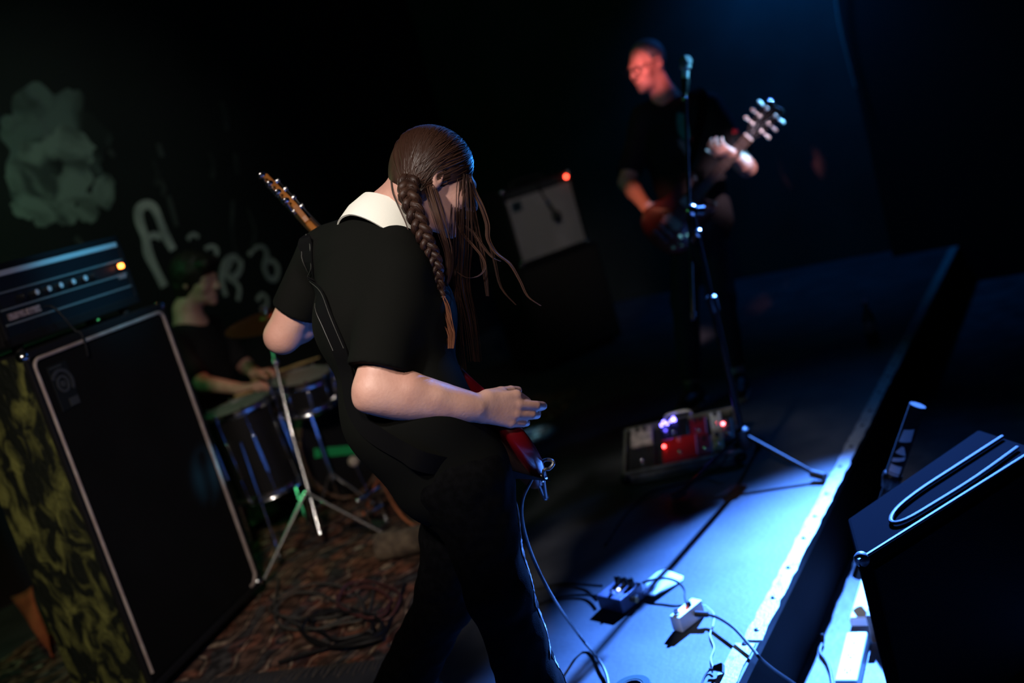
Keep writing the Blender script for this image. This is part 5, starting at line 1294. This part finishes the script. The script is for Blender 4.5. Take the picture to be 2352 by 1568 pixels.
B.chain([srsh, relb2], [.05, .043], .03); B.chain([relb2, relb2.lerp(rwri2, .35), rwri2], [.043, .042, .028], .015)
B.chain([lhp, lkn, lan], [.08, .055, .04], .04); B.chain([rhp, rkn, ran], [.08, .055, .04], .04)
hand_sdf(B, swri, at(1664, 350, 4.62) - swri, Vector((-.2, .3, .8)), -SF, [(.6, 1.0, .6)] * 4, s=1.0)
hand_sdf(B, rwri2, at(1515, 496, 4.80) - rwri2, SL * .3 + Vector((0, .9, -.2)), UP, [(.4, .8, .5)] * 4, s=1.0)
head_sdf(B, sh_, R_, F_, U_, 1.02, neck=snk)
B.cone(snk, shp.lerp(snk, .85), .062, .09, .04)
singer = field_obj(B, 'person', M_SKIN, None, label='singer in glasses and black T-shirt playing guitar on the right', category='person')
del B
lo2 = [min(p[i] for p in (slsh, srsh, selb, relb2, shp)) - .22 for i in range(3)]; hi2 = [max(p[i] for p in (slsh, srsh, selb, relb2, shp, snk)) + .22 for i in range(3)]
S = Field(lo2, hi2, .0075)
S.chain([shp - UP * .03, shp.lerp(snk, .35), stc, shp.lerp(snk, .82)], [.122, .118, .122, .098], .06, SL, 1.38)
S.cone(slsh.lerp(srsh, .08), slsh.lerp(srsh, .92), .066, .066, .06); S.cone(slsh.lerp(snk, .3), snk - UP * .06, .06, .06, .05); S.cone(srsh.lerp(snk, .3), snk - UP * .06, .06, .06, .05)
for a, e, hemt, r_ in ((slsh, selb, .80, .066), (srsh, relb2, .86, .062)):
    T = Field(lo2, hi2, .0075); ax = (e - a).normalized(); hem = a.lerp(e, hemt)
    T.cone(a, e, .068, r_, .01); T.cut(hem, ax); merge(S, T, .03)
S.wrinkle(.006, 26, 5, 6); S.cut(shp - UP * .12, -UP)
S.cone(snk - UP * .05, snk + UP * .2, .062, .07, .01, op='sub')
M_TEE = mat('black_cotton', (.010, .010, .012), .85, spec=.2)
field_obj(S, 't_shirt', M_TEE, singer)
def decal(poly, m, name, parent, F, d0, d1, label=None, off=.004):
    ctr = (sum(p[0] for p in poly) / len(poly), sum(p[1] for p in poly) / len(poly)); rings = [0, .5, 1.0]; vs = []; fs = []; n = len(poly)
    for r_ in rings:
        for p in poly:
            h = F.hit(ctr[0] + (p[0] - ctr[0]) * max(r_, .01), ctr[1] + (p[1] - ctr[1]) * max(r_, .01), d0, d1, off)
            if h is None: return None
            vs.append(h[0])
    for k in range(2):
        for i in range(n): j = (i + 1) % n; fs.append((k * n + i, k * n + j, (k + 1) * n + j, (k + 1) * n + i))
    return G().add(vs, fs).build(name, m, parent, label=label)
M_TEAL = mat('teal_print', (.03, .28, .20), .8); M_GREYP = mat('grey_print', (.30, .24, .26), .8); M_REDP = mat('red_print', (.55, .02, .03), .7)
decal([(1556, 258), (1572, 262), (1582, 290), (1586, 318), (1570, 322), (1558, 305), (1554, 280)], M_TEAL, 'shirt_print', singer, S, 4.4, 5.4, 'teal print on the chest')
decal([(1557, 318), (1568, 324), (1580, 330), (1586, 345), (1580, 365), (1568, 345), (1560, 335)], M_GREYP, 'shirt_print', singer, S, 4.4, 5.4, 'grey print on the chest')
decal([(1586, 316), (1594, 313), (1600, 318), (1598, 326), (1588, 326)], M_REDP, 'shirt_print', singer, S, 4.4, 5.4, 'red mark on the shirt')
decal([(1680, 298), (1688, 294), (1696, 298), (1694, 306), (1682, 308)], M_REDP, 'shirt_print', singer, S, 4.3, 5.4, 'red mark on the sleeve')
lo3 = [min(p[i] for p in (shp, lan, ran, lkn, rkn)) - .2 for i in range(3)]; hi3 = [max(p[i] for p in (shp, lan, ran)) + .2 for i in range(3)]; lo3[2] = 0
J = Field(lo3, hi3, .0075)
J.cone(shp + UP * .03, (lhp + rhp) / 2, .105, .10, .05, SL, 1.25); J.chain([lhp, lkn, lan], [.085, .066, .052], .05, kj=.03); J.chain([rhp, rkn, ran], [.085, .066, .055], .05, kj=.03)
J.wrinkle(.006, 32, 8, 6); J.cut(Vector((0, 0, .135)), -UP)
M_PANTS = mat('charcoal_trousers', (.024, .024, .028), .8, spec=.3)
field_obj(J, 'trousers', M_PANTS, singer)
G().lathe(Vector((lan.x, lan.y, .06)), UP, [(0, .043), (.05, .041), (.10, .044)], 20).build('sock', mat('pale_sock', (.5, .5, .5), .9), singer, label='pale sock showing above the shoe')
shoe(singer, lan, SF + SL * .2); shoe(singer, ran, SF - SL * .2)
C = Field(np.array(sh_) - .2, np.array(sh_) + .2, .006)
Pp = lambda x, y, z: sh_ + (R_ * x + F_ * y + U_ * z) * 1.02
C.ell(Pp(0, -.016, .036), (R_, F_, U_), (.081, .099, .090), .02)
C.ell(Pp(0, .085, .0), (R_, F_, U_), (.10, .068, .10), .01, 'sub'); C.ell(Pp(0, .02, -.085), (R_, F_, U_), (.12, .13, .085), .01, 'sub')
for sx in (-1, 1): C.ell(Pp(sx * .085, -.004, -.006), (R_, F_, U_), (.03, .026, .038), .006, 'sub')
C.wrinkle(.0012, 220, 3, 6)
field_obj(C, 'hair', mat('short_grey_hair', (.16, .16, .17), .7, color2=(.26, .26, .28), scale=60), singer)
M_GLASS = mat('spectacle_frame', (.02, .02, .022), .3)
gl = None
for sx in (-1, 1):
    c_ = Pp(sx * .033, .112, -.004); t_ = G().torus(c_, F_ + R_ * sx * .15, .021, .0025, 22, 6).build('glasses_rim', M_GLASS, singer)
    G().tube([Pp(sx * .055, .108, .004), Pp(sx * .078, .06, .006), Pp(sx * .082, -.005, .006), Pp(sx * .08, -.02, -.01)], .002, 6).build('glasses_temple', M_GLASS, singer)
G().tube([Pp(-.012, .114, .0), Pp(0, .118, .004), Pp(.012, .114, .0)], .002, 6).build('glasses_bridge', M_GLASS, singer)
del S, J, C
# electric guitar
eg_tail = at(1502, 560, 4.84); eg_tip = at(1787, 240, 4.56)
EN = (eg_tip - eg_tail).normalized(); EB = Vector((-.25, -.95, .1)); EB = (EB - EN * EB.dot(EN)).normalized(); EW = EB.cross(EN).normalized()
if EW.z < 0: EW = -EW
EL = (eg_tip - eg_tail).length
M_SUNB = mat('dark_cherry', (.16, .02, .012), .3, coat=.6, color2=(.05, .008, .006), scale=4)
eg = thing('electric_guitar', eg_tail, 'dark cherry electric guitar with pale pickups held by the singer', 'guitar')
def ep(x, y, z): return eg_tail + EN * x + EW * y + EB * z
k_ = EL / 1.0
LPo = [(0, 0), (.01, .08), (.05, .14), (.11, .165), (.18, .15), (.24, .125), (.30, .125), (.36, .14), (.41, .13), (.44, .10), (.43, .06), (.405, .035), (.40, 0), (.405, -.03), (.38, -.05), (.395, -.09), (.40, -.12), (.36, -.135), (.30, -.125), (.24, -.125), (.18, -.15), (.11, -.165), (.05, -.14), (.01, -.08)]
LPo = [(x * k_, y * k_) for x, y in LPo]
guitar_body(LPo, eg_tail, EN, EW, EB, .045, M_SUNB, 'body', eg)
EZ = EN.cross(EW); ez = 1 if EZ.dot(EB) > 0 else -1
x0, x1 = .40 * k_, EL - .19
G().box(ep((x0 + x1) / 2, 0, .016), (x1 - x0, .046, .018), EN, EW, EZ).build('neck', mat('dark_mahogany', (.07, .03, .02), .4), eg, smooth=False, bevel=.006)
G().box(ep((x0 + x1) / 2 - .02, 0, .028), (x1 - x0 + .04, .048, .006), EN, EW, EZ).build('fretboard', M_ROSE, eg, smooth=False)
for i in range(15):
    x = x1 - .62 * (1 - 2 ** (-(i + 1) / 12)); G().box(ep(x, 0, .0315), (.002, .048, .002), EN, EW, EZ).build('fret', M_STEEL, eg, smooth=False)
M_NICKEL = mat('bright_nickel', (.8, .82, .82), .4, .35)
HSo = [(x1 - .005, -.022), (x1 + .02, -.026), (x1 + .04, -.040), (EL - .01, -.046), (EL, -.03), (EL - .012, 0), (EL, .03), (EL - .01, .046), (x1 + .04, .040), (x1 + .02, .026), (x1 - .005, .022)]
g = G(); g.prism(HSo, eg_tail + EB * (.010 if ez > 0 else .026), EN, EW, .016); g.build('headstock', mat('headstock_gloss', (.02, .02, .022), .2, coat=.8), eg, smooth=False, bevel=.002)
G().box(ep(x1, 0, .030), (.006, .046, .010), EN, EW, EZ).build('nut', M_WHITEPLASTIC, eg, smooth=False)
for i in range(6):
    sd = 1 if i < 3 else -1; x = x1 + .055 + .045 * (i % 3)
    t_ = G().lathe(ep(x, .026 * sd, .026), EB, [(0, .008), (.004, .008), (.005, .005), (.018, .005)], 12).build('tuner', M_NICKEL, eg)
    G().cyl(ep(x, .03 * sd, .014), ep(x, .062 * sd, .014), .004, n=8).build('tuner_shaft', M_NICKEL, t_)
    G().sphere(ep(x, .068 * sd, .014), .013, 10, EN, .7).build('tuner_key', mat('pearl_key', (.75, .8, .78), .3, .1), t_)
    G().tube([ep(.09 * k_, -.024 + i * .0096, .036), ep(x1, -.017 + i * .0068, .034), ep(x, .026 * sd, .036)], .001, 4, smooth=0).build('string', M_STEEL, eg)
M_CREAM = mat('cream_pickup', (.42, .42, .34), .45)
for x in (.17 * k_, .30 * k_): G().box(ep(x, 0, .027), (.042, .085, .012), EN, EW, EZ).build('pickup', M_CREAM, eg, smooth=False, bevel=.003)
G().box(ep(.11 * k_, 0, .029), (.018, .09, .012), EN, EW, EZ).build('bridge', M_CHROME, eg, smooth=False, bevel=.002)
G().box(ep(.065 * k_, 0, .029), (.018, .09, .012), EN, EW, EZ).build('tailpiece', M_CHROME, eg, smooth=False, bevel=.002)
for x, y in ((.06, -.09), (.10, -.115), (.13, -.085), (.16, -.11)): G().lathe(ep(x * k_, y * k_, .023), EB, [(0, .011), (.014, .009), (.016, .007)], 12).build('control_knob', mat('amber_knob', (.3, .25, .15), .3), eg)
sp_ = [ep(.43 * k_, .10, 0), slsh + SF * .10 + UP * .03, slsh.lerp(snk, .35) + UP * .07, slsh.lerp(snk, .4) - SF * .11 + UP * .0, stc - SF * .14, shp.lerp(snk, .3) - SF * .14 - SL * .1, srsh * .0 + shp - SL * .18 + UP * .05, ep(0, 0, 0)]
G().ribbon(sp_, [UP, SF + UP, UP, -SF, -SF, -SF, -SL, -SL], .05, .003, 6).build('strap', M_STRAP, eg)

# ------------------------------------------------------------------ the drummer
DF = Vector((.93, -.36, 0)).normalized(); DL = Vector((.36, .93, 0)).normalized()
dh = at(452, 642, 5.15); dfw = (DF * .95 - UP * .25).normalized(); R_, F_, U_ = frame(dfw, UP)
dnk = at(430, 712, 5.19); dhp = Vector((-1.64, 5.24, .50)); dch = dhp.lerp(dnk, .62)
drs, dls = dch + UP * .10 - DL * .17, dch + UP * .10 + DL * .17
dre, drw = at(468, 880, 4.95), at(556, 893, 4.78); dle, dlw = dls + Vector((.13, -.06, -.25)), at(590, 858, 5.0)
rth, lth = dhp - DL * .09, dhp + DL * .09; zk_ = dhp.z - .02
rkn2 = rth + Vector((.10, -.36, -.02)); lkn2 = lth + DF * .38 + DL * .22 - UP * .03
ran2, lan2 = rkn2 + Vector((.02, -.03, 0)), lkn2 + DF * .04; ran2 = Vector((ran2.x, ran2.y, .10)); lan2 = Vector((lan2.x, lan2.y, .10))
allp = [dh, drs, dls, dre, drw, dle, dlw, ran2, lan2, rkn2, lkn2, dhp]
lo = [min(p[i] for p in allp) - .2 for i in range(3)]; hi = [max(p[i] for p in allp) + .2 for i in range(3)]
B = Field(lo, hi, .0075)
B.chain([dhp, dhp.lerp(dnk, .35), dch, dhp.lerp(dnk, .85)], [.10, .095, .10, .08], .05, DL, 1.4); B.cone(drs, dls, .05, .05, .05)
B.chain([drs, dre, drw], [.05, .042, .028], .03, kj=.015); B.chain([dls, dle, dlw], [.05, .042, .028], .03, kj=.015)
hand_sdf(B, drw, DF + UP * .05, -UP, DL, [(.6, 1.1, .7)] * 4); hand_sdf(B, dlw, DF - UP * .05, -UP * .8 - DL * .4, -DL, [(.6, 1.1, .7)] * 4)
B.chain([rth, rkn2, ran2], [.08, .055, .04], .04); B.chain([lth, lkn2, lan2], [.08, .055, .04], .04)
head_sdf(B, dh, R_, F_, U_, 1.08, neck=dnk); B.cone(dnk, dhp.lerp(dnk, .8), .062, .09, .04)
drummer = field_obj(B, 'person', M_SKIN, None, label='curly-haired drummer in black seated behind the drum kit', category='person')
del B
lo2 = [min(p[i] for p in (drs, dls, dre, dle, dhp)) - .2 for i in range(3)]; hi2 = [max(p[i] for p in (drs, dls, dnk, dre, dle)) + .2 for i in range(3)]
S = Field(lo2, hi2, .009)
S.chain([dhp, dhp.lerp(dnk, .35), dch, dhp.lerp(dnk, .80)], [.125, .12, .122, .095], .06, DL, 1.38); S.cone(drs, dls, .064, .064, .06)
for a, e in ((drs, dre), (dls, dle)): S.cone(a, a.lerp(e, .75), .066, .060, .03)
S.wrinkle(.006, 26, 3, 6); S.cone(dnk - UP * .04, dnk + UP * .2, .07, .07, .01, op='sub')
field_obj(S, 't_shirt', M_TEE, drummer)
lo3 = [min(p[i] for p in (dhp, ran2, lan2, rkn2, lkn2)) - .17 for i in range(3)]; hi3 = [max(p[i] for p in (dhp, ran2, lan2, rkn2, lkn2)) + .17 for i in range(3)]; lo3[2] = 0
J = Field(lo3, hi3, .009); J.cone(rth, lth, .12, .12, .04); J.chain([rth, rkn2, ran2], [.09, .07, .06], .04); J.chain([lth, lkn2, lan2], [.09, .07, .06], .04); J.wrinkle(.005, 32, 8, 6); J.cut(Vector((0, 0, .09)), -UP)
field_obj(J, 'trousers', M_PANTS, drummer); shoe(drummer, ran2, Vector((.3, -.95, 0)), z0=.009); shoe(drummer, lan2, DF, z0=.009)
C = Field(np.array(dh) - .22, np.array(dh) + .22, .007)
Pp = lambda x, y, z: dh + (R_ * x + F_ * y + U_ * z) * 1.06
C.ell(Pp(0, -.02, .045), (R_, F_, U_), (.105, .118, .105), .02); C.ell(Pp(0, -.05, -.02), (R_, F_, U_), (.09, .08, .10), .03); C.cone(Pp(-.04, .075, .085), Pp(.04, .08, .085), .035, .035, .02)
C.ell(Pp(0, .105, -.06), (R_, F_, U_), (.09, .075, .105), .01, 'sub'); C.wrinkle(.007, 110, 3, 8)
field_obj(C, 'curly_hair', mat('dark_curly_hair', (.02, .013, .009), .55), drummer)
for i in range(60):
    pass
M_STUB = mat('dark_moustache', (.03, .018, .012), .7)
G().tube([Pp(-.022, .108, -.058), Pp(-.01, .118, -.052), Pp(.01, .118, -.052), Pp(.022, .108, -.058)], .004, 6).build('moustache', M_STUB, drummer)
for w_, tgt, lab in ((drw, Vector((.28, .02, .02)), 'wooden drumstick in the drummer near hand over the floor tom'), (dlw, Vector((.25, -.05, .03)), 'wooden drumstick in the drummer far hand over the snare')):
    c_ = w_ + DF * .085 - UP * .018; d_ = (tgt + DF * .1).normalized()
    G().lathe(c_ - d_ * .12, d_, [(0, .005), (.01, .007), (.30, .007), (.375, .0035), (.383, .005), (.392, .003)], 10).build('drumstick', mat('stick_hickory', (.45, .28, .13), .5), None, label=lab, category='drumstick')
th_ = thing('drum_throne', Vector((dhp.x, dhp.y, 0)), 'round padded drum stool under the drummer', 'stool')
zs_ = dhp.z - .145
G().lathe(Vector((dhp.x, dhp.y, zs_ - .06)), UP, [(0, .15), (.01, .165), (.05, .165), (.06, .15)], 28).build('seat', M_BLACKPLASTIC, th_)
G().cyl(Vector((dhp.x, dhp.y, .15)), Vector((dhp.x, dhp.y, zs_ - .06)), .015, n=12).build('post', M_CHROME, th_)
for i in range(3):
    q = Vector((math.cos(i * 2.094), math.sin(i * 2.094), 0)); G().tube([Vector((dhp.x, dhp.y, .22)), Vector((dhp.x, dhp.y, .022)) + q * .24], .01, 8, smooth=0).build('leg', M_CHROME, th_)
# ------------------------------------------------------------------ tidy: origins of top-level meshes at their base
bpy.context.view_layer.update()
for o in list(SC.objects):
    if o.type == 'MESH' and o.parent is None and o.matrix_basis == Matrix.Identity(4):
        vs = np.empty(len(o.data.vertices) * 3, np.float32); o.data.vertices.foreach_get('co', vs); vs = vs.reshape(-1, 3)
        lo, hi = vs.min(0), vs.max(0); c = Vector(((lo[0] + hi[0]) / 2, (lo[1] + hi[1]) / 2, lo[2])).copy()
        o.data.transform(Matrix.Translation(-c)); o.location = c
        for ch in o.children: ch.matrix_parent_inverse = Matrix.Translation(-c)
for o in SC.objects:
    if '_base' in o: del o['_base']
